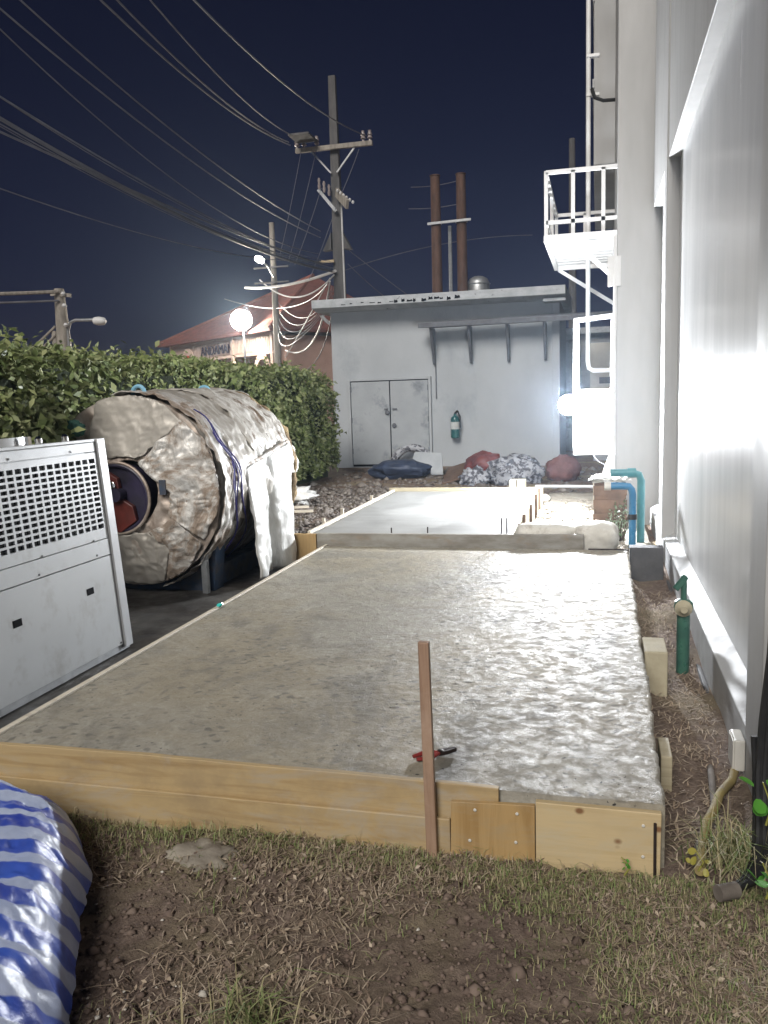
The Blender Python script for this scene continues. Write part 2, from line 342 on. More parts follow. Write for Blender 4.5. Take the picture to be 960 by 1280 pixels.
def mesh_np(name, verts, faces, m, parent=None, smooth=False):
    me = bpy.data.meshes.new(name); verts = np.asarray(verts, dtype=np.float32); faces = np.asarray(faces, dtype=np.int32)
    k = faces.shape[1]
    me.vertices.add(len(verts)); me.vertices.foreach_set('co', verts.ravel())
    me.loops.add(faces.size); me.loops.foreach_set('vertex_index', faces.ravel())
    me.polygons.add(len(faces)); me.polygons.foreach_set('loop_start', np.arange(0, faces.size, k, dtype=np.int32))
    me.polygons.foreach_set('loop_total', np.full(len(faces), k, dtype=np.int32))
    if smooth: me.polygons.foreach_set('use_smooth', np.ones(len(faces), dtype=bool))
    me.update(calc_edges=True); me.validate(); me.materials.append(MATS[m])
    o = bpy.data.objects.new(name, me); C.objects.link(o)
    if parent is not None: attach(o, parent)
    return o
def grid(name, xs, ys, zf, m, parent=None, skirt=None):
    """height field with optional skirt going down to a flat base"""
    nx, ny = len(xs), len(ys); vs = []; fs = []
    for j, y in enumerate(ys):
        for i, x in enumerate(xs): vs.append(zf(x, y))
    for j in range(ny-1):
        for i in range(nx-1): a = j*nx+i; fs.append((a, a+1, a+nx+1, a+nx))
    if skirt is not None:
        ring = [i for i in range(nx)] + [j*nx+nx-1 for j in range(1, ny)] + [(ny-1)*nx+i for i in range(nx-2, -1, -1)] + [j*nx for j in range(ny-2, 0, -1)]
        base = len(vs); vs += [(vs[i][0], vs[i][1], skirt) for i in ring]; L = len(ring)
        for q in range(L): fs.append((ring[(q+1) % L], ring[q], base+q, base+(q+1) % L))
    return mesh_np(name, vs, fs, m, parent, True)
def nz(x, y, z=0.0, oct=4):
    return noise.fractal(Vector((x, y, z)), 0.8, 2.0, oct)
def crumple(p, s):
    d, _ = noise.voronoi(p*s); return d[1]-d[0]
def blob(name, c, r, m, parent=None, amp=.15, freq=2.2, seed=0, flat=None, sub=4, sq=2.0, rz=0.0):
    bm = bmesh.new(); bmesh.ops.create_icosphere(bm, subdivisions=sub, radius=1.0)
    c = Vector(c); off = Vector((seed*3.1, seed*1.7, seed*.9)); cz, sz = math.cos(rz), math.sin(rz)
    for v in bm.verts:
        d = v.co.normalized()
        if sq != 2.0:
            q = (abs(d.x)**sq+abs(d.y)**sq+abs(d.z)**sq)**(-1/sq); d = d*q
        k = 1 + amp*(noise.fractal(v.co*freq+off, .8, 2, 4)) - amp*.5*crumple(v.co+off, freq*1.3) - amp*.35*(crumple(v.co+off*2, freq*3.2)-.3)
        p = Vector((d.x*r[0]*k, d.y*r[1]*k, d.z*r[2]*k))
        p = Vector((p.x*cz-p.y*sz, p.x*sz+p.y*cz, p.z)) + c
        if flat is not None and p.z < flat: p.z = flat - .02
        v.co = p
    me = bpy.data.meshes.new(name); bm.to_mesh(me); bm.free(); me.materials.append(MATS[m])
    me.polygons.foreach_set('use_smooth', [True]*len(me.polygons))
    o = bpy.data.objects.new(name, me); C.objects.link(o)
    if parent is not None: attach(o, parent)
    return o

# ------------------------------------------------------------------ the ground
def ground_z(x, y):
    near = max(0.0, 1 - max(0, y-14)/10.0)*max(0.0, 1-max(0, abs(x)-8)/6.0)
    h = .03*nz(x*1.3, y*1.3)+.014*nz(x*6, y*6, 3)
    h -= .05*math.exp(-((x-.42)/.16)**2) * (1/(1+math.exp(-(y-3.0)*4)))
    if y < 2.75: h += .016*nz(x*9, y*9, 7, 4)+.010*nz(x*22, y*22, 5, 3)
    return h*near - .02
def build_ground():
    xs = np.concatenate([np.array([-400, -150, -60, -30, -18, -12]), np.arange(-9, -3.2, .3), np.arange(-3.2, 1.2, .02), np.arange(1.3, 5, .5), np.array([8, 15, 40, 120, 400])])
    ys = np.concatenate([np.array([-60, -20, -6, -2]), np.arange(-1, 1.2, .2), np.arange(1.2, 3.2, .02), np.arange(3.3, 16, .2), np.array([17, 19, 22, 27, 35, 50, 80, 150, 400, 900])])
    g = grid('ground', xs, ys, lambda x, y: (x, y, ground_z(x, y)), 'soil'); struct(g)
    p = MB().box(-5.0, -2.56, 2.2, 8.4, -.05, .012).build('yard_pad', 'yard_concrete'); struct(p)
    g2 = grid('gravel_bed', np.linspace(-.72, .5, 14), np.linspace(7.62, 13.0, 40),
              lambda x, y: (x, y, .085+.03*nz(x*2, y*2)-.012*max(0, y-10)), 'gravel_ground', skirt=-.1); struct(g2)
build_ground()

# ------------------------------------------------------------------ near slab with its formwork
SL = .215
def slab_top(x, y):
    q = Vector((x*7+.6*nz(x*2, y*2), y*8, 0)); k = max(0.0, .5+.9*nz(x*.9+3, y*.9, 5))
    return SL + .002*nz(x*1.6, y*2.2) + .0006*k*(1-2*abs(noise.noise(q))) + .0022*k*(1-2*abs(noise.noise(q*3.6))) + .0015*nz(x*30, y*45, 2, 2)
def build_slabs():
    t = thing('concrete_slab', 'large wet rough concrete slab poured across the foreground', 'concrete slab', (-1.1, 5, 0), kind='thing')
    us = np.linspace(0, 1, 220); ys = np.linspace(2.762, 7.36, 380)
    def f(u, y):
        xr = .235-.035*(u > .5)*0 + .03*(y-5)/2.3*.5 + .012*nz(.3, y*3.2) + .008*nz(.9, y*11)
        xl = -2.47
        x = xl+(xr-xl)*u; z = slab_top(x, y)
        if u > .996: z -= .004
        return (x, y, z)
    grid('slab_body', us, ys, f, 'wet_concrete', t, skirt=-.06)
    fw = thing('slab_formwork', 'timber formwork boards nailed round the near wet slab', 'formwork', (-1.1, 2.74, 0), kind='thing')
    # long front board, slightly bowed and higher at its far end
    b = MB(); n = 24
    top = lambda x: .245+.012*math.sin((x+2.6)*1.7)*.5+.006*nz(x*2, 0)
    pl = [(-3.05+i*(2.72/n), top(-3.05+i*(2.72/n))) for i in range(n+1)]
    b.prism([(x, 2.735, z) for x, z in pl]+[(x, 2.735, -.06) for x, z in reversed(pl)], (0, .024, 0))
    o = b.build('front_board', 'board_yellow', fw, bevel=.003); o['label'] = 'long honey coloured front board with dirt along its length'
    b = MB().box(-3.05, -.50, 2.716, 2.734, -.06, .118); o = b.build('lower_board', 'board_yellow', fw, bevel=.004)
    b = MB().prism([(-.50, 2.714, -.06), (-.205, 2.714, -.06), (-.205, 2.714, .198), (-.495, 2.714, .186)], (0, .019, 0)).build('cleat_board', 'board_brown', fw, bevel=.002)
    b['label'] = 'darker brown cross grained piece joining the front boards'
    b = MB().prism([(-.203, 2.722, -.06), (.205, 2.722, -.06), (.208, 2.722, .205), (-.203, 2.722, .208)], (0, .026, 0)).build('end_board', 'board_pale', fw, bevel=.003)
    b['label'] = 'pale knotty pine board at the corner'
    for x, z in ((-.41, .165), (-.265, .165), (-.27, .06), (-.43, .05), (.15, .16), (.15, .05)):
        MB().lathe([(.005, 0), (.006, .003), (.004, .005)], (x, 2.713 if x < 0 else 2.721, z), Matrix.Rotation(R(90), 3, 'X'), 8).build('nail_head', 'white_plastic', fw, True)
    MB().tube([(.188, 2.714, -.03), (.187, 2.714, .175)], .005, 6).build('steel_pin', 'rebar', fw)
    MB().box(-2.505, -2.475, 2.78, 7.4, -.05, .225).build('side_board', 'board_light', fw, bevel=.003)
    MB().box(-.08, .26, 7.37, 7.39, .0, .222).build('rear_board', 'rebar', fw)
    # far slab
    t = thing('concrete_slab', 'smaller smooth pale concrete slab poured in front of the white shed', 'concrete slab', (-1.7, 9.4, 0), kind='thing')
    grid('slab_body', np.linspace(0, 1, 50), np.linspace(7.56, 11.04, 80),
         lambda u, y: (-2.69+u*1.92, y, .298+.004*nz(u*4, y*2)+.003*nz(u*2, y*9, 2)), 'smooth_concrete', t, skirt=0)
    f2 = thing('slab_formwork', 'lit timber formwork boards round the far smooth slab', 'formwork', (-1.7, 7.5, 0), kind='thing')
    b = MB().prism([(-2.62, 7.50, .0), (-.12, 7.50, .0), (-.12, 7.50, .325), (-.75, 7.50, .318), (-2.62, 7.50, .312)], (0, .05, 0)).build('front_board', 'splashed_board', f2, bevel=.004)
    MB().box(-2.98, -2.625, 7.49, 7.535, .0, .305).build('front_board', 'board_brown', f2, bevel=.003)
    MB().box(-2.73, -2.70, 7.55, 11.1, .0, .325).build('side_board', 'board_light', f2, bevel=.003)
    MB().box(-.765, -.742, 7.56, 11.1, .0, .318).build('side_board', 'board_far', f2, bevel=.003)
    MB().box(-2.78, -.70, 11.06, 11.09, .0, .345).build('rear_board', 'board_far', f2, bevel=.003)
    for x, y, h in ((-2.745, 8.1, .37), (-2.745, 8.75, .38), (-2.745, 10.0, .37), (-.73, 8.0, .34), (-.73, 8.5, .36), (-.73, 9.4, .34), (-.73, 10.2, .36), (-.73, 10.8, .36)):
        MB().box(x-.016, x+.016, y-.014, y+.014, 0, h).build('peg', 'board_light' if x < -1 else 'brown_box', f2)
    for x, y, h in ((-1.9, 7.58, .36), (-1.55, 7.58, .37), (-.86, 7.58, .46), (-.81, 7.58, .46), (-1.6, 11.1, .42), (-1.05, 11.1, .44)):
        MB().tube([(x, y, 0), (x+.004, y, h)], .007, 6).build('steel_pin', 'rebar', f2)
build_slabs()

# ------------------------------------------------------------------ white building on the right
def build_white_building():
    t = thing('white_building', 'tall white gloss painted building with recessed wall bays beside the slabs', 'building', (.6, 6, 0))
    F, D = .60, .70                     # front plane and recessed plane
    MB().box(D, 1.6, 2.55, 10.35, -.2, 8.6).build('bay_wall', 'wall_gloss', t)
    # plinth with sill along the foot of the bays
    MB().prism([(F, 2.5, -.2), (D+.02, 2.5, -.2), (D+.02, 2.5, .235), (D-.002, 2.5, .232), (F, 2.5, .185)], (0, 7.8, 0)).build('plinth', 'plinth_paint', t, bevel=.006)
    MB().box(F-.03, F, 3.2, 10.2, -.2, -.045).build('footing', 'block_grey', t, bevel=.01)
    for z0, z1 in ((3.62, 8.6),):
        MB().box(F+.002, D+.02, 2.52, 10.3, z0, z1).build('lintel_band', 'wall_paint', t, bevel=.006)
    for y0, y1 in ((3.2, 3.52), (8.2, 8.45)):
        MB().box(F-.012, D+.02, y0, y1, .175, 8.6).build('pilaster', 'wall_paint', t, bevel=.008)
    # end column projecting towards the yard
    MB().box(.205, 1.6, 10.36, 12.2, -.2, 8.6).build('end_column', 'wall_paint', t, bevel=.008)
    MB().box(.165, .204, 10.33, 10.40, .45, 3.35).build('corner_post', 'white_steel', t, bevel=.004)
    w2 = MB().box(-.08, 1.8, 13.6, 19, 4.95, 8.8).build('upper_wing', 'wall_paint', t, bevel=.01)
    for z in (6.05, 7.25): MB().box(-.1, -.07, 13.58, 18, z, z+.12).build('band', 'plinth_paint', w2)
    MB().box(.30, 1.8, 12.21, 19, -.2, 8.6).build('rear_wall', 'wall_paint', t)
    # downpipe on the building's outer edge
    p = MB().tube([(-.145, 12.4, 8.8), (-.145, 12.4, 2.0), (-.13, 12.4, 1.90), (-.07, 12.4, 1.86), (.3, 12.4, 1.86)], .033, 10).build('downpipe', 'white_steel', t, True)
    for z in (5.55, 6.05, 7.9): MB().box(-.17, .0, 12.36, 12.44, z, z+.035).build('pipe_bracket', 'white_steel', p)
    MB().tube([(-.10, 12.3, 5.62), (-.06, 12.3, 5.50), (.05, 12.3, 5.45), (.3, 12.3, 5.44)], .025, 8).build('black_hose', 'black_rubber', t, True)
    # white steel landing with railing and struts
    b = thing('steel_landing', 'white steel landing with railing high on the corner of white building', 'balcony', (-.2, 11.8, 3.45))
    x0, x1, y0, y1, z = -.615, .23, 10.62, 13.2, 3.42
    for a in (((x0, y0), (x1, y0)), ((x0, y1), (x1, y1)), ((x0, y0), (x0, y1)), ((x1-.03, y0), (x1-.03, y1))):
        MB().bar((*a[0], z), (*a[1], z), .06, .07).build('deck_beam', 'white_steel', b)
    for i in range(10):
        y = y0+.16+i*.25
        if i < 9: MB().box(x0+.03, x1, y, y+.165, z-.005, z+.02).build('deck_plank', 'white_steel', b)
    for x, y in ((x0, y0), (x0, y1), (-.30, y0), (.05, y0), (x0, 11.9), (-.2, y1)):
        MB().bar((x, y, z), (x, y, z+.76), .045).build('rail_post', 'white_steel', b)
    for zz in (.76, .18):
        MB().bar((x0, y0, z+zz), (x1, y0, z+zz), .045).build('rail', 'white_steel', b)
        MB().bar((x0, y0, z+zz), (x0, y1, z+zz), .045).build('rail', 'white_steel', b)
        MB().bar((x0, y1, z+zz), (x1, y1, z+zz), .045).build('rail', 'white_steel', b)
    MB().bar((-.32, y0+.03, z-.03), (.235, y0+.03, z-.56), .05).build('strut', 'white_steel', b)
    MB().bar((x0+.03, y1, z-.03), (.3, y1, z-.62), .05).build('strut', 'white_steel', b)
    MB().box(.10, .25, 10.34, 10.358, 2.78, 3.12).build('bracket_plate', 'white_steel', b)
    # gate: open frame over a solid plate
    g = thing('white_gate', 'white steel gate with open upper frame and solid lower plate by floodlight', 'gate', (-.05, 10.62, .8))
    for a in (((-.29, 2.43), (.188, 2.47)),): MB().bar((a[0][0], 10.62, a[0][1]), (a[1][0], 10.62, a[1][1]), .075, .05).build('frame_bar', 'white_steel', g)
    MB().bar((-.262, 10.62, 1.60), (-.262, 10.62, 2.40), .07, .05).build('frame_bar', 'white_steel', g)
    MB().bar((.165, 10.62, 1.60), (.165, 10.62, 2.42), .045, .05).build('frame_bar', 'white_steel', g)
    MB().box(-.297, .188, 10.59, 10.65, .80, 1.60).build('plate', 'white_steel', g, bevel=.004)
    # floodlight clamped to the gate's edge
    l = thing('floodlight', 'blazing white floodlight bulb clamped to the edge of white gate', 'floodlight', (-.33, 10.45, 1.4))
    Mx = Matrix.Rotation(R(90), 3, 'X'); fc = (-.35, 10.45, 1.42)
    MB().lathe([(.12, .0), (.117, .03), (.105, .06), (.083, .088), (.055, .107), (.02, .119), (.004, .12)], fc, Mx, 24).build('bulb', 'flood_glow', l, True)
    MB().lathe([(.004, -.12), (.055, -.107), (.083, -.088), (.105, -.06), (.119, -.002)], fc, Mx, 24).build('bulb_back', 'flood_back', l, True)
    MB().lathe([(.05, .0), (.055, .05), (.03, .06)], (-.35, 10.575, 1.42), Matrix.Rotation(R(-90), 3, 'X'), 14).build('socket', 'white_plastic', l, True)
    MB().bar((-.35, 10.62, 1.42), (-.29, 10.62, 1.42), .03).build('clamp', 'galvanised', l)
    pts = [(-.32, 10.57, 1.36), (-.15, 10.57, 1.0), (-.10, 10.57, .85), (.0, 10.57, .72), (.12, 10.55, .66), (.20, 10.5, .66)]
    MB().tube(pts, .006, 6).build('cord', 'wire_grey', l, True)
build_white_building()

# ------------------------------------------------------------------ white shed at the far end
def build_shed():
    t = thing('white_shed', 'white flat roofed utility shed with grey double door', 'shed', (-3.3, 19, 0))
    Y = 18.5; Xa, Xb = -5.90, -.80
    MB().box(Xa, Xb, Y, 22.0, -.1, 3.50).build('wall', 'shed_paint', t)
    r = MB().prism([(-6.16, 17.95, 3.56), (-6.16, 17.95, 3.74), (-6.16, 22.3, 3.92), (-6.16, 22.3, 3.5), (-6.16, 18.3, 3.5)], (5.5, 0, 0)).build('roof_slab', 'roof_edge', t, bevel=.01)
    for k in range(16):
        x = -5.4+k*.21+random.uniform(-.06, .06) if k < 6 else -4.25+(k-6)*.15+random.uniform(-.04, .04); z = random.uniform(3.60, 3.635); a = random.uniform(.03, .07); h = random.uniform(.02, .05)*(1.3 if k > 5 else .6)
        MB().prism([(x-a, 17.944, z-h*.6), (x-a*.2, 17.944, z-h*random.uniform(.4, 1)), (x+a, 17.944, z-h*.4), (x+a*.7, 17.944, z+h*random.uniform(.3, .9)), (x, 17.944, z+h*.35), (x-a*.8, 17.944, z+h*.8)], (0, .005, 0)).build('peeled_patch', 'dark_hollow', r)
    for hx in (-5.475, -3.675):
        for hz in (.3, 1.0, 1.7): MB().box(hx-.02, hx+.02, 18.445, 18.456, hz, hz+.12).build('hinge', 'awning_grey', t)
    MB().box(-1.12, -.66, 18.05, 18.45, 3.44, 3.499).build('soffit_corner', 'roof_edge', r)
    MB().tube([(-6.02, 18.2, 3.42), (-5.95, 18.3, 3.32), (-5.93, 18.45, 3.28)], .04, 8).build('spout', 'white_steel', r, True)
    MB().box(-.95, -.799, 18.44, 18.499, .0, 3.45).build('corner_pier', 'shed_paint', t, bevel=.01)
    # double door
    d = -5.47; dm = -4.56; e = -3.68
    MB().box(d-.012, e+.012, 18.487, 18.4995, .0, 1.945).build('door_gap_shade', 'dark_hollow', t)  # dark backing sheet paints the shadow in the gaps round the doors
    for x0, x1 in ((d, dm-.012), (dm+.012, e)):
        o = MB().box(x0, x1, 18.455, 18.486, .05, 1.925).build('door', 'door_paint', t, bevel=.006)
        hx = dm-.06 if x0 == d else dm+.06
        MB().bar((hx-.07 if x0 == d else hx, 18.44, 1.30), (hx if x0 == d else hx+.10, 18.44, 1.30), .035, .03).build('bolt', 'awning_grey', o)
        MB().lathe([(.05, 0), (.055, .02), (.03, .04)], (hx+(.03 if x0 != d else 0), 18.45, .93 if x0 != d else 1.22), Matrix.Rotation(R(90), 3, 'X'), 10).build('handle', 'awning_grey', o, True)
    for a in ((d-.07, d-.013, 0, 1.985), (e+.013, e+.07, 0, 1.985)): MB().box(a[0], a[1], 18.43, 18.498, a[2], a[3]).build('door_frame', 'shed_paint', t, bevel=.004)
    MB().box(d-.07, e+.07, 18.428, 18.4985, 1.946, 2.0).build('door_frame', 'shed_paint', t, bevel=.004)
    # pipe shelf with brackets
    s = thing('pipe_rack', 'dark steel shelf on triangular brackets across the shed front', 'rack', (-2, 18.3, 3))
    MB().box(-3.78, .32, 18.02, 18.12, 3.03, 3.13).build('shelf_beam', 'awning_grey', s, bevel=.005)
    MB().tube([(-3.5, 18.25, 3.10), (.32, 18.25, 3.12)], .075, 10).build('pipe', 'awning_grey', s, True)
    for x in (-3.52, -2.70, -1.88, -1.10):
        k = MB().prism([(x-.03, 18.10, 3.03), (x-.03, 18.49, 3.03), (x-.03, 18.49, 2.25), (x-.03, 18.44, 2.25)], (.06, 0, 0)).build('bracket', 'awning_grey', s)
    MB().box(-3.505, -3.485, 18.465, 18.495, 1.5, 2.25).build('conduit', 'awning_grey', s)
    # extinguisher
    x = thing('fire_extinguisher', 'teal green fire extinguisher hanging on the shed wall', 'extinguisher', (-3.07, 18.4, .65))
    c = (-3.07, 18.39, .62)
    MB().lathe([(.08, 0), (.10, .02), (.10, .40), (.085, .46), (.035, .50), (.03, .54)], c, None, 16).build('cylinder', 'extinguisher_green', x, True)
    MB().lathe([(.102, .20), (.102, .36)], c, None, 16).build('label_band', 'extinguisher_label', x, True)
    MB().bar((-3.07, 18.39, 1.16), (-3.00, 18.36, 1.22), .04).build('valve', 'black_rubber', x)
    MB().tube([(-3.0, 18.36, 1.20), (-2.95, 18.35, 1.10), (-2.955, 18.36, .85)], .015, 6).build('hose', 'black_rubber', x, True)
    MB().box(-3.12, -3.02, 18.47, 18.499, .9, 1.1).build('wall_hook', 'awning_grey', x)
    # two rusty exhaust stacks and a thin pipe behind the shed
    for i, (px, zt) in enumerate(((-4.18, 7.30), (-3.50, 7.28))):
        k = thing('exhaust_stack', ['rusty exhaust stack behind the shed, farther from the white building', 'rusty exhaust stack behind the shed, nearer the white building'][i], 'exhaust stack', (px, 22.6, 0), 'rusty exhaust stacks behind the shed')
        MB().tube([(px, 22.6, 0), (px, 22.6, 4.6), (px, 22.6, zt)], [.15, .14, .125], 16).build('stack_pipe', 'rust', k, True)
        MB().torus((px, 22.6, zt-.02), .128, .018, None, 16, 6).build('rim', 'rust', k, True)
        if i == 0: MB().bar((px-.2, 22.45, 6.05), (px+.95, 22.45, 6.08), .06).build('tie_bar', 'galvanised', k)
        MB().torus((px, 22.6, 6.06), .145, .02, None, 16, 6).build('collar', 'galvanised', k, True)
    v = MB().tube([(-3.83, 22.7, 0), (-3.83, 22.7, 6.0)], .05, 8).build('vent_pipe', 'galvanised', None, True)
    tag(v, 'thin grey vent pipe standing between the two rusty stacks', 'pipe')
    q = thing('roof_drum', 'pale domed drum standing behind the shed roof beside the stacks', 'drum', (-3.1, 22.9, 3.9))
    MB().lathe([(.30, 0), (.31, .3), (.30, .62), (.24, .74), (.12, .80), (.01, .82)], (-3.12, 22.9, 3.88), None, 20).build('drum_body', 'galvanised', q, True)
    MB().box(-3.5, -2.7, 22.4, 23.4, 0, 3.86).build('drum_plinth', 'shed_paint', q)
    MB().torus((-3.12, 22.9, 4.48), .31, .015, None, 20, 6).build('drum_hoop', 'galvanised', q, True)
    # structures glimpsed between shed and white building
    u = thing('back_building', 'dim grey rear building glimpsed between shed and gate', 'building', (0, 23, 0))
    MB().box(-1.1, 2.5, 23.0, 26, -.1, 3.05).build('wall', 'grey_backwall', u)
    MB().box(-1.25, 2.5, 22.8, 26.2, 3.05, 3.2).build('roof_slab', 'roof_edge', u)
    for i in range(5): MB().box(-.95, -.25, 22.94, 22.995, 1.0+i*.36, 1.30+i*.36).build('louvre', 'grey_backwall', u)
    c = thing('meter_cabinet', 'beige cabinet with dark vent seen through the gate opening', 'cabinet', (.2, 19.5, 1.5))
    MB().box(-.18, .55, 19.5, 20.1, 1.5, 2.62).build('cabinet_body', 'beige_box', c, bevel=.01)
    MB().box(.02, .35, 19.485, 19.498, 1.72, 1.86).build('vent', 'awning_grey', c)
    MB().box(-.1, .5, 19.55, 20.05, -.05, 1.5).build('stand', 'grey_backwall', c)
build_shed()

# ------------------------------------------------------------------ packaged cooling unit
def build_unit():
    t = thing('cooling_unit', 'grey metal cooling unit with perforated grille leaning back beside the slab', 'cooling unit', (-2.97, 4.735, .02), local=True)
    t.rotation_euler = (0, R(-4.2), 0)
    L = 2.3; H = 1.375
    # body: back, top, ends (local x: outwards, y: along, z: up)
    b = MB(); b.box(-1.1, -.03, -L, -.02, .05, H-.02); b.build('casing', 'unit_grey', t, bevel=.004)
    MB().box(-1.1, .004, -L, 0, H-.02, H).build('top_sheet', 'unit_grey', t, bevel=.004)
    p0 = -.085
    MB().box(-.028, .0, -L, p0-.006, 1.295, H-.022).build('upper_strip', 'unit_grey', t, bevel=.002)
    # perforated panel, holes are real
    z0, z1 = .745, 1.29; hz0, hz1 = .812, 1.252; rows = 13; pz = (hz1-hz0)/rows
    hy1 = p0-.035; py = .0685; cols = 28; hy0 = hy1-cols*py
    g = MB()
    g.box(-.012, .0, -L, hy0, z0, z1); g.box(-.012, .0, hy1, p0-.006, z0, z1)
    g.box(-.012, .0, hy0, hy1, z0, hz0); g.box(-.012, .0, hy0, hy1, hz1, z1)
    bar_z = pz*.36; bar_y = py*.26
    for i in range(1, rows): g.box(-.012, .0, hy0, hy1, hz0+i*pz-bar_z/2, hz0+i*pz+bar_z/2)
    for j in range(1, cols):
        for i in range(rows):
            za = hz0+i*pz+(bar_z/2 if i else 0); zb = hz0+(i+1)*pz-(bar_z/2 if i < rows-1 else 0)
            y = hy0+j*py; g.box(-.012, .0, y-bar_y/2, y+bar_y/2, za, zb)
    gp = g.build('grille_panel', 'unit_grey', t)
    MB().box(-.029, -.027, hy0, hy1, hz0, hz1).build('coil', 'shaded_coil_fins', gp)
    MB().box(-.028, .002, -L, p0-.006, .638, .740).build('middle_strip', 'unit_grey', t, bevel=.002)
    lp = MB().box(-.028, .001, -L, p0-.006, .045, .632).build('lower_panel', 'unit_grey', t, bevel=.002)
    for y, z in ((-.36, .455), (-1.03, .44), (-1.75, .44)): MB().box(.0, .0035, y-.035, y+.035, z-.02, z+.02).build('hand_slot', 'dark_hollow', lp)
    MB().box(-.09, .014, -.083, .0, .02, H-.002).build('corner_post', 'unit_post', t, bevel=.004)
    for z in (H-.03, H-.06, H-.09): MB().box(.0145, .016, -.07, -.05, z-.004, z+.004).build('screw', 'screw_steel', t); MB().box(.0145, .016, -.035, -.015, z-.004, z+.004).build('screw', 'screw_steel', t)
    for y, z in ((-.35, 1.31), (-.90, 1.31), (-.25, .75), (-.75, .75), (-.24, .655), (-.80, .655), (-1.3, .655), (-.12, .06)):
        MB().lathe([(.007, 0), (.006, .004)], (.0025, y, z), Matrix.Rotation(R(90), 3, 'Y'), 8).build('screw', 'screw_steel', t)
    for y0, y1 in ((-.16, -.02), (-.48, -.30), (-1.28, -1.05), (-2.3, -2.0)): MB().box(-1.0, -.02, y0, y1, -.03, .046).build('foot_rail', 'dark_hollow', t)
    MB().box(-.06, -.012, -L, -.005, .0, .044).build('base_rail', 'galvanised', t)
    for y in (-.42, -1.2):
        f = MB().lathe([(.36, 0), (.36, .05), (.34, .055)], (-.5, y-.2, H), None, 24).build('fan_cowl', 'chrome', t, True)
        MB().lathe([(.33, .052), (.05, .07)], (-.5, y-.2, H), None, 24).build('fan_guard', 'dark_hollow', f, True)
    for y in (-.3, -.55): MB().lathe([(.02, 0), (.022, .03), (.01, .045)], (-.06, y, H), None, 10).build('cap_nut', 'chrome', t, True)
build_unit()

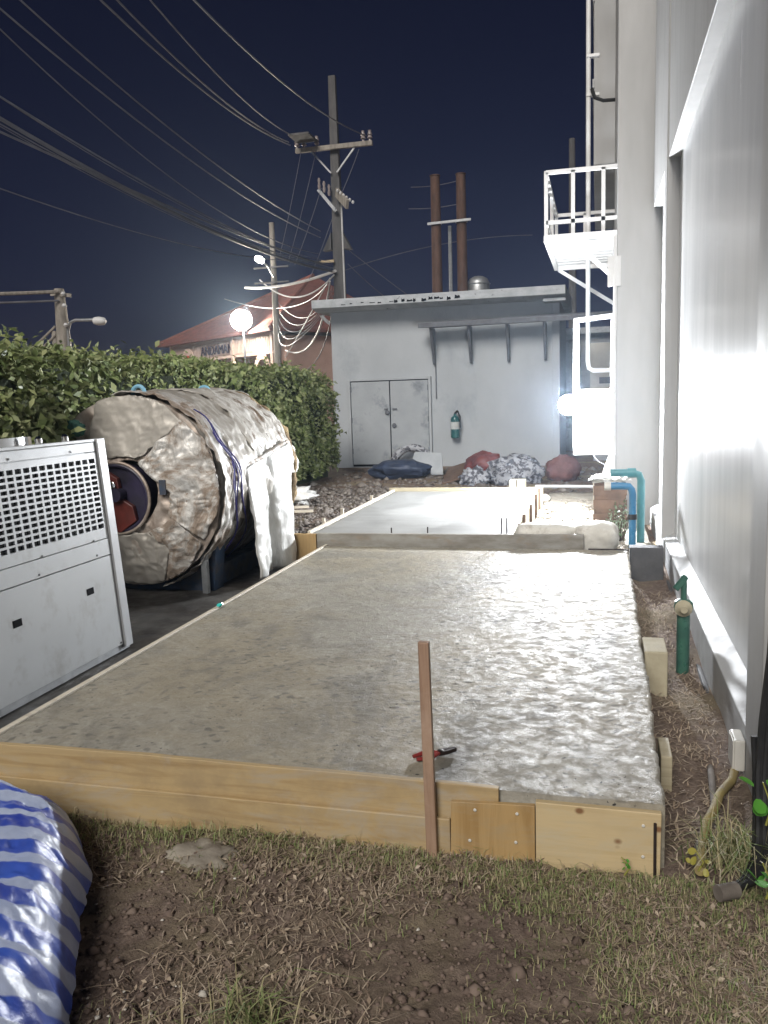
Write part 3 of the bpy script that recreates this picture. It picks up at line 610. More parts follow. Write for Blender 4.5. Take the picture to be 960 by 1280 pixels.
# ------------------------------------------------------------------ insulated tank
def build_tank():
    cx, cz, r, ya, yb = -3.76, .875, .785, 6.2, 7.85
    t = thing('insulated_tank', 'horizontal tank wrapped in crumpled dirty foil insulation beside the hedge', 'tank', (cx, 6.7, 0))
    def ring(rr, y, n=160): return [(cx+rr*math.cos(2*math.pi*k/n), y, cz+rr*math.sin(2*math.pi*k/n)) for k in range(n)]
    n = 200; m = 60; vs = []; fs = []
    for j in range(m+1):
        v = j/m; y = ya+(yb-ya)*v
        for k in range(n):
            a = 2*math.pi*k/n; q = Vector((math.cos(a), math.sin(a), y*1.1))
            rr = r*(1+.03*v) - .035*(crumple(q, 2.3)-.3) - .018*(crumple(q+Vector((4, 2, 1)), 6)-.3) + .02*noise.noise(q*1.7)
            hoop = min(abs(y-h) for h in (6.23, 6.52, 6.95, 7.4)); rr -= .03*math.exp(-(hoop/.02)**2)
            vs.append((cx+rr*math.cos(a), y+.02*noise.noise(q*3), cz+rr*math.sin(a)))
    for j in range(m):
        for k in range(n): fs.append((j*n+k, j*n+(k+1) % n, (j+1)*n+(k+1) % n, (j+1)*n+k))
    mesh_np('foil_shell', vs, fs, 'foil', t)
    # dished end with crumpled wrap
    vs = []; fs = []; nr = 44
    for i in range(nr+1):
        f = .34+.66*i/nr
        for k in range(n):
            a = 2*math.pi*k/n; x, z = math.cos(a)*f, math.sin(a)*f
            d = .07*(1-f*f) - .04*(crumple(Vector((x*1.6, z, 3)), 3.2)-.3) - .022*(crumple(Vector((x, z, 9)), 8)-.3)
            vs.append((cx+r*x*1.01, ya-.01-d, cz+r*z*1.01))
    for i in range(nr):
        for k in range(n): fs.append((i*n+k, i*n+(k+1) % n, (i+1)*n+(k+1) % n, (i+1)*n+k))
    e = mesh_np('end_wrap', vs, fs, 'foil_dull', t)
    e['label'] = 'brownish crumpled wrap on the tank end'
    # patches of newer wrap taped on the end
    def patch(name, poly, m_, dy, amp, seed):
        """polygon in tank-end units, triangulated on a fine grid, crumpled, with thickness"""
        bm = bmesh.new(); bm.faces.new([bm.verts.new((p[0], p[1], 0)) for p in poly])
        bmesh.ops.triangulate(bm, faces=bm.faces[:])
        for _ in range(5): bmesh.ops.subdivide_edges(bm, edges=bm.edges[:], cuts=1, use_grid_fill=True)
        vs = []
        for v in bm.verts:
            x, z = v.co.x, v.co.y; jit = .02*noise.noise(Vector((x*9, z*9, seed))); x += jit; z -= jit; f2 = x*x+z*z
            if f2 > 1: q = f2**-.5; x *= q; z *= q; f2 = 1
            d = .07*(1-f2)+dy-amp*(crumple(Vector((x*1.7, z, seed)), 3)-.3)-amp*.5*(crumple(Vector((x, z*1.5, seed+5)), 8)-.3)
            vs.append((cx+r*1.012*x, ya-.012-d, cz+r*1.012*z))
        bm.verts.index_update(); fs = [tuple(v.index for v in f.verts) for f in bm.faces]; bm.free()
        fs = [f for f in fs if len(f) == 3]
        o = mesh_np(name, vs, fs, m_, t); s = o.modifiers.new('thick', 'SOLIDIFY'); s.thickness = .006
        return o
    o = patch('wrap_patch', [(-.35, .9), (-.3, 1.0), (.35, 1.0), (.62, .72), (.25, .42), (.12, .36), (-.1, .38), (-.5, .3)], 'foil_grey', .016, .02, 1); o['label'] = 'smooth grey brown sheet over the top of the tank end'
    o = patch('wrap_patch', [(.15, .30), (.63, .74), (1.0, .4), (1.02, -.1), (.8, -.5), (.45, -.25), (.5, .0), (.3, .15)], 'foil', .022, .05, 2); o['label'] = 'bright crumpled foil patch on the tank end'
    o = patch('wrap_patch', [(-.9, -.35), (-.2, -.45), (.2, -.42), (.42, -.6), (.3, -1.0), (-.7, -.9)], 'foil_grey', .014, .045, 3)
    o = patch('wrap_patch', [(.2, -.42), (.5, -.28), (.78, -.52), (.6, -.85), (.35, -.95), (.42, -.6)], 'foil', .024, .05, 4)
    # far end, ragged insulation showing
    MB().lathe([(r*1.04, 0), (r*.9, .10), (r*.5, .2), (.02, .24)], (cx, yb-.02, cz), Matrix.Rotation(R(-90), 3, 'X'), 48).build('far_end', 'foil_dull', t, True)
    vs = []; fs = []; n2 = 120; k2 = 10
    for i in range(n2):
        a = 2*math.pi*i/n2
        for k in range(k2):
            b = 2*math.pi*k/k2; q = Vector((math.cos(a)*3, math.sin(a)*3, b)); rr = .032*(1+.9*noise.noise(q*2.2)+.5*noise.noise(q*5))
            R_ = r*1.035+rr*math.cos(b)+.04*noise.noise(q*.8)
            vs.append((cx+R_*math.cos(a), yb-.05+rr*1.4*math.sin(b), cz+R_*math.sin(a)))
    for i in range(n2):
        for k in range(k2): fs.append((i*k2+k, i*k2+(k+1) % k2, ((i+1) % n2)*k2+(k+1) % k2, ((i+1) % n2)*k2+k))
    mesh_np('ragged_insulation', vs, fs, 'insulation', t, True)
    # overlapping sheets of wrap round the shell, torn edges
    def band(y0, y1, a0, a1, m_, lift, seed, lab=None):
        na, ny = 130, 26; vs = []; fs = []
        for j in range(ny+1):
            v = j/ny
            for i in range(na+1):
                a = R(a0+(a1-a0)*i/na); e0 = y0+.05*noise.noise(Vector((a*3, seed, 0)))+.03*noise.noise(Vector((a*11, seed, 2))); e1 = y1+.06*noise.noise(Vector((a*3, seed, 5)))+.035*noise.noise(Vector((a*12, seed, 7)))
                y = e0+(e1-e0)*v; q = Vector((math.cos(a), math.sin(a), y*1.6))
                rr = r*(1+.03*(y-ya)/(yb-ya))+lift-.04*(crumple(q+Vector((seed, 0, 0)), 2.6)-.3)-.022*(crumple(q+Vector((seed, 3, 0)), 7)-.3)+.012*math.sin(y*60+4*noise.noise(q*2))*.5
                vs.append((cx+rr*math.cos(a), y, cz+rr*math.sin(a)))
        for j in range(ny):
            for i in range(na): fs.append((j*(na+1)+i, j*(na+1)+i+1, (j+1)*(na+1)+i+1, (j+1)*(na+1)+i))
        o = mesh_np('wrap_band', vs, fs, m_, t); q = o.modifiers.new('thick', 'SOLIDIFY'); q.thickness = .005
        if lab: o['label'] = lab
    band(6.19, 6.50, -75, 100, 'foil', .028, 1, 'bright crinkled foil band round the near rim')
    band(6.46, 6.98, -20, 118, 'foil_grey', .030, 2)
    band(6.90, 7.45, -10, 110, 'foil_aged', .034, 3, 'pale weathered sheet over the far half of the tank')
    band(7.36, 7.84, 0, 125, 'foil_aged', .030, 4)
    # hoops and purple cords
    for y, rr in ((6.52, .008), (6.95, .009), (7.4, .008)):
        MB().torus((cx, y, cz), r*1.045, rr, Matrix.Rotation(R(90), 3, 'X'), 80, 6).build('hoop', 'galvanised', t, True)
    for s in range(5):
        pts = []
        for i in range(18):
            a = R(52-s*9-i*(3.2+.5*s)); y = 6.34+(.05*s+.04)*i/6*(1 if s % 2 else .4)+.05*math.sin(i*.7+s*2)
            pts.append((cx+(r+.062)*math.cos(a), y, cz+(r+.062)*math.sin(a)))
        MB().tube(pts, .006, 5).build('cord', 'rope_purple', t, True)
    # manhole with flange and red fitting
    mc = Vector((-3.86, 6.13, .83)); M = Matrix.Rotation(R(90), 3, 'X')
    MB().lathe([(.29, -.16), (.30, .03), (.275, .04), (.26, .035), (.25, .0), (.02, -.01)], mc, M, 40).build('manhole', 'dark_purple', t, True)
    MB().torus(mc+Vector((0, -.03, 0)), .298, .014, M, 40, 8).build('manhole_rim', 'foil_dull', t, True)
    f = MB().prism([(-.20, 0, -.22), (.02, 0, -.26), (.15, 0, -.17), (.13, 0, -.06), (.04, 0, .0), (.02, 0, .15), (-.06, 0, .20), (-.2, 0, .16)], (0, .05, 0))
    f.v = [(a*1.15, b, c*1.1) for a, b, c in f.v]
    f.v = [(mc.x+a, mc.y-.05+b, mc.z+c) for a, b, c in f.v]; f.build('red_flange', 'red_paint', t, bevel=.006)
    MB().tube([mc+Vector((.02, -.10, .03)), mc+Vector((.02, .05, .03))], .055, 14).build('nozzle', 'dark_purple', t, True)
    MB().lathe([(.03, 0), (.035, .02), (.015, .03)], mc+Vector((-.02, -.05, .11)), M, 10).build('bolt', 'chrome', t, True)
    MB().box(-3.46, -3.40, 6.085, 6.10, .86, .98).build('name_plate', 'tank_blue', t)
    # lifting lugs
    for y in (6.3, 7.5):
        MB().torus((cx+.05, y, cz+r+.03), .055, .017, Matrix.Rotation(R(90), 3, 'X') if y < 7 else Matrix.Rotation(R(80), 3, 'X'), 18, 8, R(-25), R(205)).build('lifting_lug', 'lug_blue', t, True)
    # blue cradle and leg
    for y0, y1 in ((6.32, 6.50), (7.35, 7.6)):
        MB().prism([(cx-.7, y0, .0), (cx+.62, y0, .0), (cx+.66, y0, .42), (cx+.45, y0, .30), (cx, y0, .10), (cx-.45, y0, .30), (cx-.7, y0, .42)], (0, y1-y0, 0)).build('cradle', 'tank_blue', t, bevel=.005)
    MB().box(cx-.6, cx+.60, 6.50, 7.35, .02, .20).build('cradle_base', 'tank_blue', t, bevel=.005)
    MB().box(cx+.56, cx+.61, 6.22, 6.27, .0, .36).build('leg', 'galvanised', t, bevel=.003)
    MB().prism([(cx+.40, 6.21, .33), (cx+.62, 6.21, .36), (cx+.62, 6.21, .385), (cx+.40, 6.21, .355)], (0, .05, 0)).build('leg_bracket', 'galvanised', t)
    # loose sheet of foil hanging off the far corner
    d = thing('foil_sheet', 'loose white foil sheet hanging from the far corner of the tank', 'foil sheet', (-3.0, 7.5, 0))
    N, M_ = 46, 50; vs = []
    for j in range(M_+1):
        v = j/M_
        for i in range(N+1):
            u = i/N; top_z = 1.02+.16*u; z = top_z*(1-v)+(.07-.04*u)*v
            y = 6.62+.98*u - .05*v*(1-u) + .06*v*u
            x = -2.905 + .05*v - .05*(1-v)**3*(1-u) + .045*math.sin(u*10.0+.8*v)*(.25+.75*v) + .02*nz(u*6, v*3) + .02*(crumple(Vector((u*2, v*1.2, 4)), 4)-.3)
            x -= .09*math.exp(-((u-.50)/.05)**2)*(.3+.7*v)
            vs.append((x, y, z+.012*nz(u*3, 4)))
    fs = [(j*(N+1)+i, j*(N+1)+i+1, (j+1)*(N+1)+i+1, (j+1)*(N+1)+i) for j in range(M_) for i in range(N)]
    o = mesh_np('sheet', vs, fs, 'foil_white', d, True); s = o.modifiers.new('thick', 'SOLIDIFY'); s.thickness = .012
    MB().tube([(-2.97, 6.6, 1.02), (-2.93, 7.1, 1.10), (-2.93, 7.62, 1.19)], .022, 8).build('sheet_fold', 'foil', d, True)
build_tank()

# ------------------------------------------------------------------ hedge and bush
def leaf_cloud(name, pts, nrm, size, m, parent, spread=.8):
    n = len(pts); pts = np.asarray(pts); nrm = np.asarray(nrm)
    d = nrm + rng.normal(0, spread, (n, 3)); d /= np.linalg.norm(d, axis=1)[:, None]
    a = np.cross(d, rng.normal(0, 1, (n, 3))); a /= np.linalg.norm(a, axis=1)[:, None]; b = np.cross(d, a)
    cl = np.array([noise.noise(Vector(q)*1.9) for q in pts]); L = (size*rng.uniform(.55, 1.3, n)*(1+.55*cl))[:, None]; W = L*rng.uniform(.38, .6, (n, 1))
    v = np.empty((n, 4, 3)); v[:, 0] = pts; v[:, 1] = pts+a*L*.5+b*W*.5+d*L*.10; v[:, 2] = pts+a*L; v[:, 3] = pts+a*L*.5-b*W*.5+d*L*.10
    return mesh_np(name, v.reshape(-1, 3), np.arange(n*4).reshape(-1, 4), m, parent)
def hedge_body(name, label, x0, x1, y0, y1, top, count, seed, leaf):
    t = thing(name, label, name.replace('_', ' ').split()[-1], ((x0+x1)/2, (y0+y1)/2, 0))
    def bulge(y, z): return .16*noise.noise(Vector((y*.9, z*1.3, seed)))+.09*noise.noise(Vector((y*2.6, z*2.6, seed+4)))
    def topz(x, y): return top(y)+.10*noise.noise(Vector((x*1.2, y*1.1, seed)))+.07*noise.noise(Vector((x*3, y*3, seed+2)))
    # solid dark core added to block the view through the leaves
    xs = np.linspace(x0+.2, x1-.22, 8); ys = np.linspace(y0+.2, y1-.25, 40)
    grid('core_fill', xs, ys, lambda x, y: (x+(bulge(y, 1.2) if x > x1-.3 else 0), y, topz(x, y)-.22), 'hedge_core', t, skirt=-.05)
    P = []; Nn = []
    H = top((y0+y1)/2); L = y1-y0; Wd = x1-x0
    aF, aT, aE = L*H, L*Wd, Wd*H
    for face, cnt in (('f', int(count*aF/(aF+aT+aE))), ('t', int(count*aT/(aF+aT+aE))), ('e', int(count*aE/(aF+aT+aE)))):
        for _ in range(cnt):
            dep = abs(random.gauss(0, .09)); y = random.uniform(y0, y1)
            if face == 'f':
                z = random.uniform(.08, 1)*topz(x1, y); x = x1+bulge(y, z)-dep + (-.25*max(0, z/top(y)-.86)/.14); nn = (1, -.55, .75)
            elif face == 't':
                x = random.uniform(x0, x1-.05); z = topz(x, y)-dep*.8; nn = (.2, -.35, 1)
                if random.random() < .06: z += random.uniform(.02, .16)
            else:
                x = random.uniform(x0, x1); z = random.uniform(.1, 1)*topz(x, y1); y = y1+bulge(x, z)-dep
                if random.random() < .5: y = y0-bulge(x, z)+dep
                nn = (.2, 1 if y > (y0+y1)/2 else -1, .6)
            cl = noise.noise(Vector((x*3.2, y*3.2, z*3.2+seed)))
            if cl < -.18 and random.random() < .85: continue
            P.append((x, y, z)); Nn.append(nn)
    for k in range(70):                      # shoots standing out of the clipped faces
        y = random.uniform(y0+.2, y1-.1); x = random.uniform(x0+.4, x1+.05); z = topz(x, y)-.05
        d = Vector((random.gauss(.1, .25), random.gauss(0, .3), 1)).normalized(); ln = random.uniform(.08, .24)
        if k % 3 == 0: z = random.uniform(.6, 1.7); x = x1+bulge(y, z)-.05; d = Vector((1, random.gauss(-.2, .3), random.uniform(.2, .8))).normalized()
        for q in range(9):
            p = Vector((x, y, z))+d*ln*q/8; P.append(tuple(p)); Nn.append(tuple(d+Vector((random.gauss(0, .5), random.gauss(-.3, .5), .3))))
    o = leaf_cloud('foliage', P, Nn, leaf, 'hedge_leaf', t); o['kind'] = 'stuff'
    for k in range(7):
        y = y0+(k+.5)*L/7; x = x1-.4-random.random()*.3
        MB().tube([(x, y, -.05), (x+.05, y+.06, .6), (x-.05, y-.1, top(y)-.35)], [.035, .028, .01], 6).build('stem', 'bark', t, True)
    return t
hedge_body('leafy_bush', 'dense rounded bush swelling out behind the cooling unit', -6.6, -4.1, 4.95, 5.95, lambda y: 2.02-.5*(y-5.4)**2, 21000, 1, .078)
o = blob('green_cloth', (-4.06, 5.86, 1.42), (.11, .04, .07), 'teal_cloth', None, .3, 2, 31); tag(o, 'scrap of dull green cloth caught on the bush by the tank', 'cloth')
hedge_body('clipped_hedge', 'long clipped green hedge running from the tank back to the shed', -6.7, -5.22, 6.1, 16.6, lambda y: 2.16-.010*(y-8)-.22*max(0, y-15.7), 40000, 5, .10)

# ------------------------------------------------------------------ poles, lamps, wires
def curve_pts(P, n=22):
    P = np.array(P, float)
    if len(P) == 2:
        s = np.linspace(0, 1, n)[:, None]; q = P[0]*(1-s)+P[1]*s
        q[:, 2] -= .03*np.linalg.norm(P[1]-P[0])*4*(s[:, 0]*(1-s[:, 0])); return q
    d = np.concatenate([[0], np.cumsum(np.linalg.norm(np.diff(P, axis=0), axis=1))]); d /= d[-1]
    deg = min(2, len(P)-1); s = np.linspace(0, 1, n)
    return np.stack([np.polyval(np.polyfit(d, P[:, i], deg), s) for i in range(3)], 1)
def wire(P, r, label, m='wire_grey', group='overhead wires', name='overhead_wire', n=22):
    o = MB().tube([tuple(p) for p in curve_pts(P, n)], r, 6).build(name, m, None, True)
    return tag(o, label, 'wire', group)
def build_poles():
    X, Y = -8.55, 28
    t = thing('utility_pole', 'tall concrete utility pole with crossarm rising behind the shed', 'utility pole', (X, Y, 0), 'utility poles')
    MB().prism([(X-.23, Y-.17, -.1), (X+.23, Y-.17, -.1), (X+.23, Y+.17, -.1), (X-.23, Y+.17, -.1)], (0, 0, .01)).build('footing', 'pole_concrete', t)
    b = MB(); b.add([(X+sx*wd, Y+sy*wd*.75, z) for wd, z in ((.235, -.1), (.12, 12.1)) for sx, sy in ((-1, -1), (1, -1), (1, 1), (-1, 1))],
                    [(3, 2, 1, 0), (4, 5, 6, 7), (0, 1, 5, 4), (1, 2, 6, 5), (2, 3, 7, 6), (3, 0, 4, 7)]); b.build('shaft', 'pole_concrete', t, bevel=.02)
    ca = MB().box(X-1.30, X+1.36, Y-.28, Y-.16, 9.74, 9.88).build('crossarm', 'pole_light', t)
    for x in (X-1.25, X-1.0, X-.55, X+1.05, X+1.28):
        MB().lathe([(.05, 0), (.03, .08), (.09, .1), (.06, .18), (.085, .2), (.05, .30), (.06, .34)], (x, Y-.22, 9.87), None, 10).build('insulator', 'insulator', ca, True)
    for sx in (-1, 1): MB().bar((X+sx*.75, Y-.2, 9.74), (X+sx*.1, Y-.2, 9.0), .05).build('brace', 'galvanised', ca)
    MB().box(X-1.2, X-.5, Y-1.2, Y-.3, 10.02, 10.08).build('side_arm', 'pole_concrete', ca)
    a2 = MB().bar((X-.55, Y-.25, 8.5), (X+.05, Y-.25, 7.75), .10).build('lower_arm', 'galvanised', t)
    for i in range(3): MB().lathe([(.04, 0), (.06, .1), (.035, .2), (.055, .28), (.03, .36)], (X-.5+i*.17, Y-.3, 8.5-.12*i), None, 8).build('insulator', 'insulator', a2, True)
    a3 = MB().bar((X+.1, Y-.3, 8.35), (X+.75, Y-1.3, 7.7), .09, .28).build('fuse_arm', 'pole_light', t)
    for i in range(6): MB().lathe([(.03, 0), (.05, .05), (.02, .1)], (X+.25+i*.14, Y-.7-i*.13, 8.25-.11*i), None, 8).build('insulator', 'cable_pale', a3, True)
    for sx in (-1, 1): MB().prism([(X+sx*.19, Y-.2, 7.1), (X+sx*.50, Y-.2, 6.52), (X+sx*.20, Y-.2, 6.55)], (0, .3, 0)).build('step_bracket', 'pole_concrete', t)
    MB().box(X-.62, X-.1, Y-.28, Y-.2, 6.12, 6.20).build('short_arm', 'board_pale', t)
    MB().tube([(X+.22, Y-.22, 8.0), (X+.24, Y-.22, 0)], .03, 6).build('riser', 'cable_pale', t, True)
    # second, thinner pole with a lit street lamp on an arm
    X2, Y2 = -12.88, 33
    t2 = thing('utility_pole', 'slim utility pole with small lit lamp before the red roofed building', 'utility pole', (X2, Y2, 0), 'utility poles')
    MB().tube([(X2, Y2, -.1), (X2, Y2, 8.7)], [.16, .11], 10).build('shaft', 'pole_light', t2, True)
    la = MB().tube([(X2+.05, Y2-.15, 6.55), (X2-.05, Y2-.6, 6.95), (X2-.05, Y2-1.0, 7.02)], .035, 8).build('lamp_arm', 'galvanised', t2, True)
    MB().lathe([(.02, 0), (.10, .05), (.13, .2), (.10, .38), (.03, .42)], (X2-.0, Y2-1.0, 7.02), Matrix.Rotation(R(-62), 3, 'Y'), 14).build('lamp_head', 'small_glow', t2, True)
    for z in (6.9, 6.3): MB().box(X2-.8, X2+.7, Y2-.2, Y2-.12, z, z+.06).build('crossarm', 'pole_concrete', t2)
    # pole with the blazing lamp
    X3, Y3 = -15.0, 34.2
    t3 = thing('floodlight_pole', 'blazing warm floodlight on a post before the red roofed building', 'floodlight', (X3, Y3, 0))
    MB().tube([(X3, Y3+.3, -.1), (X3, Y3+.3, 4.9)], .045, 8).build('post', 'awning_grey', t3, True)
    MB().lathe([(.30, 0), (.46, -.08), (.44, -.14), (.02, -.16)], (X3, Y3+.15, 5.05), Matrix.Rotation(R(90), 3, 'X') @ Matrix.Rotation(R(0), 3, 'Y'), 20).build('housing', 'galvanised', t3, True)
    MB().lathe([(.02, .10), (.22, .09), (.38, .04), (.43, -.02), (.40, -.06), (.02, -.08)], (X3, Y3-.05, 5.05), Matrix.Rotation(R(90), 3, 'X'), 20).build('lens', 'street_glow', t3, True)
    # short bundled pole with unlit street lamp
    X4, Y4 = -18.1, 26
    t4 = thing('street_lamp', 'unlit street lamp on a weathered pole beyond the hedge', 'street lamp', (X4, Y4, 0))
    MB().tube([(X4+.05, Y4, -.1), (X4+.03, Y4, 3.9), (X4, Y4, 5.62)], [.30, .24, .17], 10).build('pole', 'pole_light', t4, True)
    MB().tube([(X4-.32, Y4, -.1), (X4-.30, Y4, 4.2)], [.14, .12], 8).build('side_post', 'pole_light', t4, True)
    MB().tube([(X4+.28, Y4-.1, 3.5), (X4+.30, Y4-.1, 4.2), (X4+.40, Y4-.1, 4.45), (X4+.6, Y4-.1, 4.52), (X4+1.35, Y4-.1, 4.50)], .055, 8).build('arm', 'galvanised', t4, True)
    MB().lathe([(.04, 0), (.12, .06), (.15, .22), (.13, .42), (.05, .5)], (X4+1.3, Y4-.1, 4.47), Matrix.Rotation(R(96), 3, 'Y'), 12).build('lamp_head', 'cable_pale', t4, True)
    for k, z in enumerate((5.35, 4.95, 4.3)): MB().lathe([(.05, 0), (.09, .06), (.04, .14)], (X4+.30, Y4-.2, z), None, 8).build('insulator', 'cable_pale', t4, True)
    MB().bar((X4-.25, Y4-.1, 5.45), (X4+.5, Y4-.1, 5.36), .12).build('cross_arm', 'pole_light', t4)
    # far dim pole behind the landing
    f = MB().tube([(-.85, 30, -.1), (-.88, 30, 9.9)], [.16, .10], 8).build('distant_pole', 'pole_concrete', None, True)
    tag(f, 'dim distant pole seen behind the white steel landing', 'utility pole', 'utility poles')
    # wires: long runs down the lane
    WG = 'overhead wires along the lane'
    runs = [
        ([(-10.09, 27.8, 10.13), (-8.05, 14, 8.48), (-6.0, 1, 9.0)], .018, 'thin upper wire reaching the crossarm outer end'),
        ([(-9.80, 27.8, 10.25), (-7.44, 14, 8.41), (-5.4, 1, 9.0)], .015, 'faint upper wire just inside the crossarm outer end'),
        ([(-10.04, 27.8, 10.03), (-8.36, 14, 8.52), (-6.6, 1, 9.1)], .020, 'bright upper wire lowest of those at the crossarm outer end'),
        ([(-7.40, 27.8, 10.06), (-6.62, 14, 8.3), (-5.6, 1, 8.6)], .018, 'upper wire reaching the crossarm end nearest the stacks'),
        ([(-8.75, 27.8, 5.82), (-9.05, 17.4, 5.74), (-9.25, 12, 6.15), (-9.4, 7, 6.9)], .034, 'thick pale bundle of wires sweeping across to the pole'),
        ([(-8.70, 27.8, 5.92), (-9.0, 16.5, 5.86), (-9.28, 12, 5.90), (-9.4, 7, 6.2)], .020, 'wire just under the thick pale bundle'),
        ([(-9.10, 27.8, 6.12), (-9.0, 17.4, 6.0), (-9.2, 12, 6.5), (-9.4, 7, 7.2)], .016, 'thin wire just above the thick pale bundle'),
        ([(-9.15, 27.8, 6.43), (-9.2, 16.3, 6.68), (-9.12, 12, 7.6), (-9.2, 8, 8.8)], .012, 'faint wire fanning out above the pale bundle'),
        ([(-9.10, 27.8, 6.96), (-9.18, 17, 7.26), (-9.05, 12.5, 7.74), (-9.2, 8, 8.6)], .016, 'upper wire of the faint middle fan'),
        ([(-9.10, 27.8, 7.17), (-9.3, 17.6, 7.7), (-9.3, 13.5, 8.2), (-9.3, 9, 9.0)], .016, 'topmost wire of the faint middle fan'),
        ([(-9.1, 27.8, 6.2), (-9.6, 18, 5.3), (-10.0, 12, 5.35), (-10.4, 7, 5.8)], .012, 'lowest faint wire dipping under the pale bundle'),
    ]
    for P, r, lab in runs: wire(P, r, lab, group=WG, n=30)
    for k in range(6):
        o1, o2 = random.uniform(-.25, .25), random.uniform(-.2, .35)
        wire([(-8.75+o1*.3, 27.8, 5.85+.06*k), (-9.05+o1, 17.4, 5.80+o2), (-9.25+o1, 12, 6.2+o2*1.4), (-9.4+o1, 7, 7.0+o2*2)], .009, 'thin loose strand running with the thick pale bundle of wires', group='loose strands of the pale bundle', n=26)
    for k in range(5):
        wire([(-8.7, 27.7, 5.3-.12*k), (-10.4-.2*k, 30, 4.6-.25*k), (-12.8, 33, 5.6-.3*k)], .012, 'thin slack wire in the tangle between the two poles', group='tangle between the two poles')
    D = 'drop wires on the tall pole'
    for a, b_, lab in (((-9.6, 27.7, 9.9), (-10.55, 27.7, 6.5), 'steep drop wire from the crossarm outer end'), ((-9.1, 27.7, 9.75), (-10.2, 27.6, 6.3), 'steep drop wire beside the pole braces'),
                       ((-8.95, 27.6, 8.5), (-10.0, 27.6, 6.1), 'steep drop wire from the lower arm'), ((-7.6, 27.6, 9.6), (-8.4, 27.6, 8.0), 'short drop wire from the crossarm end near the stacks'),
                       ((-8.4, 27.6, 8.0), (-9.5, 27.6, 5.6), 'slack drop wire crossing the pole shaft')):
        wire([a, b_], .012, lab, group=D, n=8)
    S = 'service cables between the poles'
    for P, r, m_, lab in (([(-8.6, 27.7, 5.85), (-10.2, 29.4, 5.75), (-11.9, 31.2, 6.0), (-14.6, 34, 6.35)], .05, 'cable_pale', 'thick white service cable sagging between the two poles'),
                      ([(-8.65, 27.7, 5.7), (-10.3, 29.6, 5.3), (-12.4, 32.0, 5.85), (-13.6, 33.2, 6.5)], .028, 'cable_pale', 'pale service cable crossing over to the small lamp'),
                      ([(-8.8, 27.7, 5.5), (-9.9, 29.5, 4.0), (-12.6, 33.2, 3.6)], .035, 'cable_pale', 'bright slack cable drooping before the pink wall'),
                      ([(-8.8, 27.7, 5.6), (-10.3, 29.5, 4.45), (-12.6, 33.1, 3.3)], .02, 'cable_pale', 'thin slack cable drooping behind the bright one'),
                      ([(-8.9, 27.7, 5.4), (-12, 32, 5.2), (-16.5, 36, 6.2)], .022, 'wire_grey', 'long brownish cable crossing before the red roof'),
                      ([(-8.7, 27.7, 5.0), (-9.7, 29.5, 3.5), (-12.7, 33.3, 2.6)], .018, 'wire_grey', 'lowest slack wire before the pink wall')):
        wire(P, r, lab, m_, S)
    B = 'wires behind the shed roof'
    for P, lab in (([(-8.3, 28.2, 6.6), (-6.3, 30, 4.9), (-5, 31.5, 3.9)], 'upper of the thin wires slanting down behind the shed roof'), ([(-8.3, 28.2, 6.1), (-6.8, 30, 4.6), (-5.5, 31.5, 3.7)], 'lower of the thin wires slanting down behind the shed roof'),
                   ([(-8.4, 28.2, 5.9), (-5.5, 31, 7.0), (-2.5, 34, 7.6)], 'faint wire rising behind the rusty stacks'), ([(-6.2, 29, 8.6), (-4.8, 30, 8.9)], 'short faint wire just before the first stack'), ([(-6.3, 29, 7.9), (-4.6, 30, 8.15)], 'second short faint wire just before the first stack')):
        wire(P, .014, lab, group=B)
    wire([(-18.0, 25.8, 5.5), (-22, 22, 5.25), (-26, 18, 5.4)], .06, 'thick cable running from the street lamp pole out of view', 'pole_light', 'cables on the street lamp pole')
    wire([(-18.0, 25.8, 5.2), (-22, 22, 4.95), (-26, 18, 5.0)], .035, 'thinner cable below the thick one on the street lamp pole', 'wire_grey', 'cables on the street lamp pole')
    for k in range(3): wire([(-18.3, 25.9, 4.35-.28*k), (-20.2, 25.6, 3.0-.28*k)], .04, ['topmost', 'middle', 'lowest'][k]+' stay wire slanting from the street lamp pole', 'pole_light', 'stay wires of the street lamp pole', 'stay_wire', 6)
build_poles()

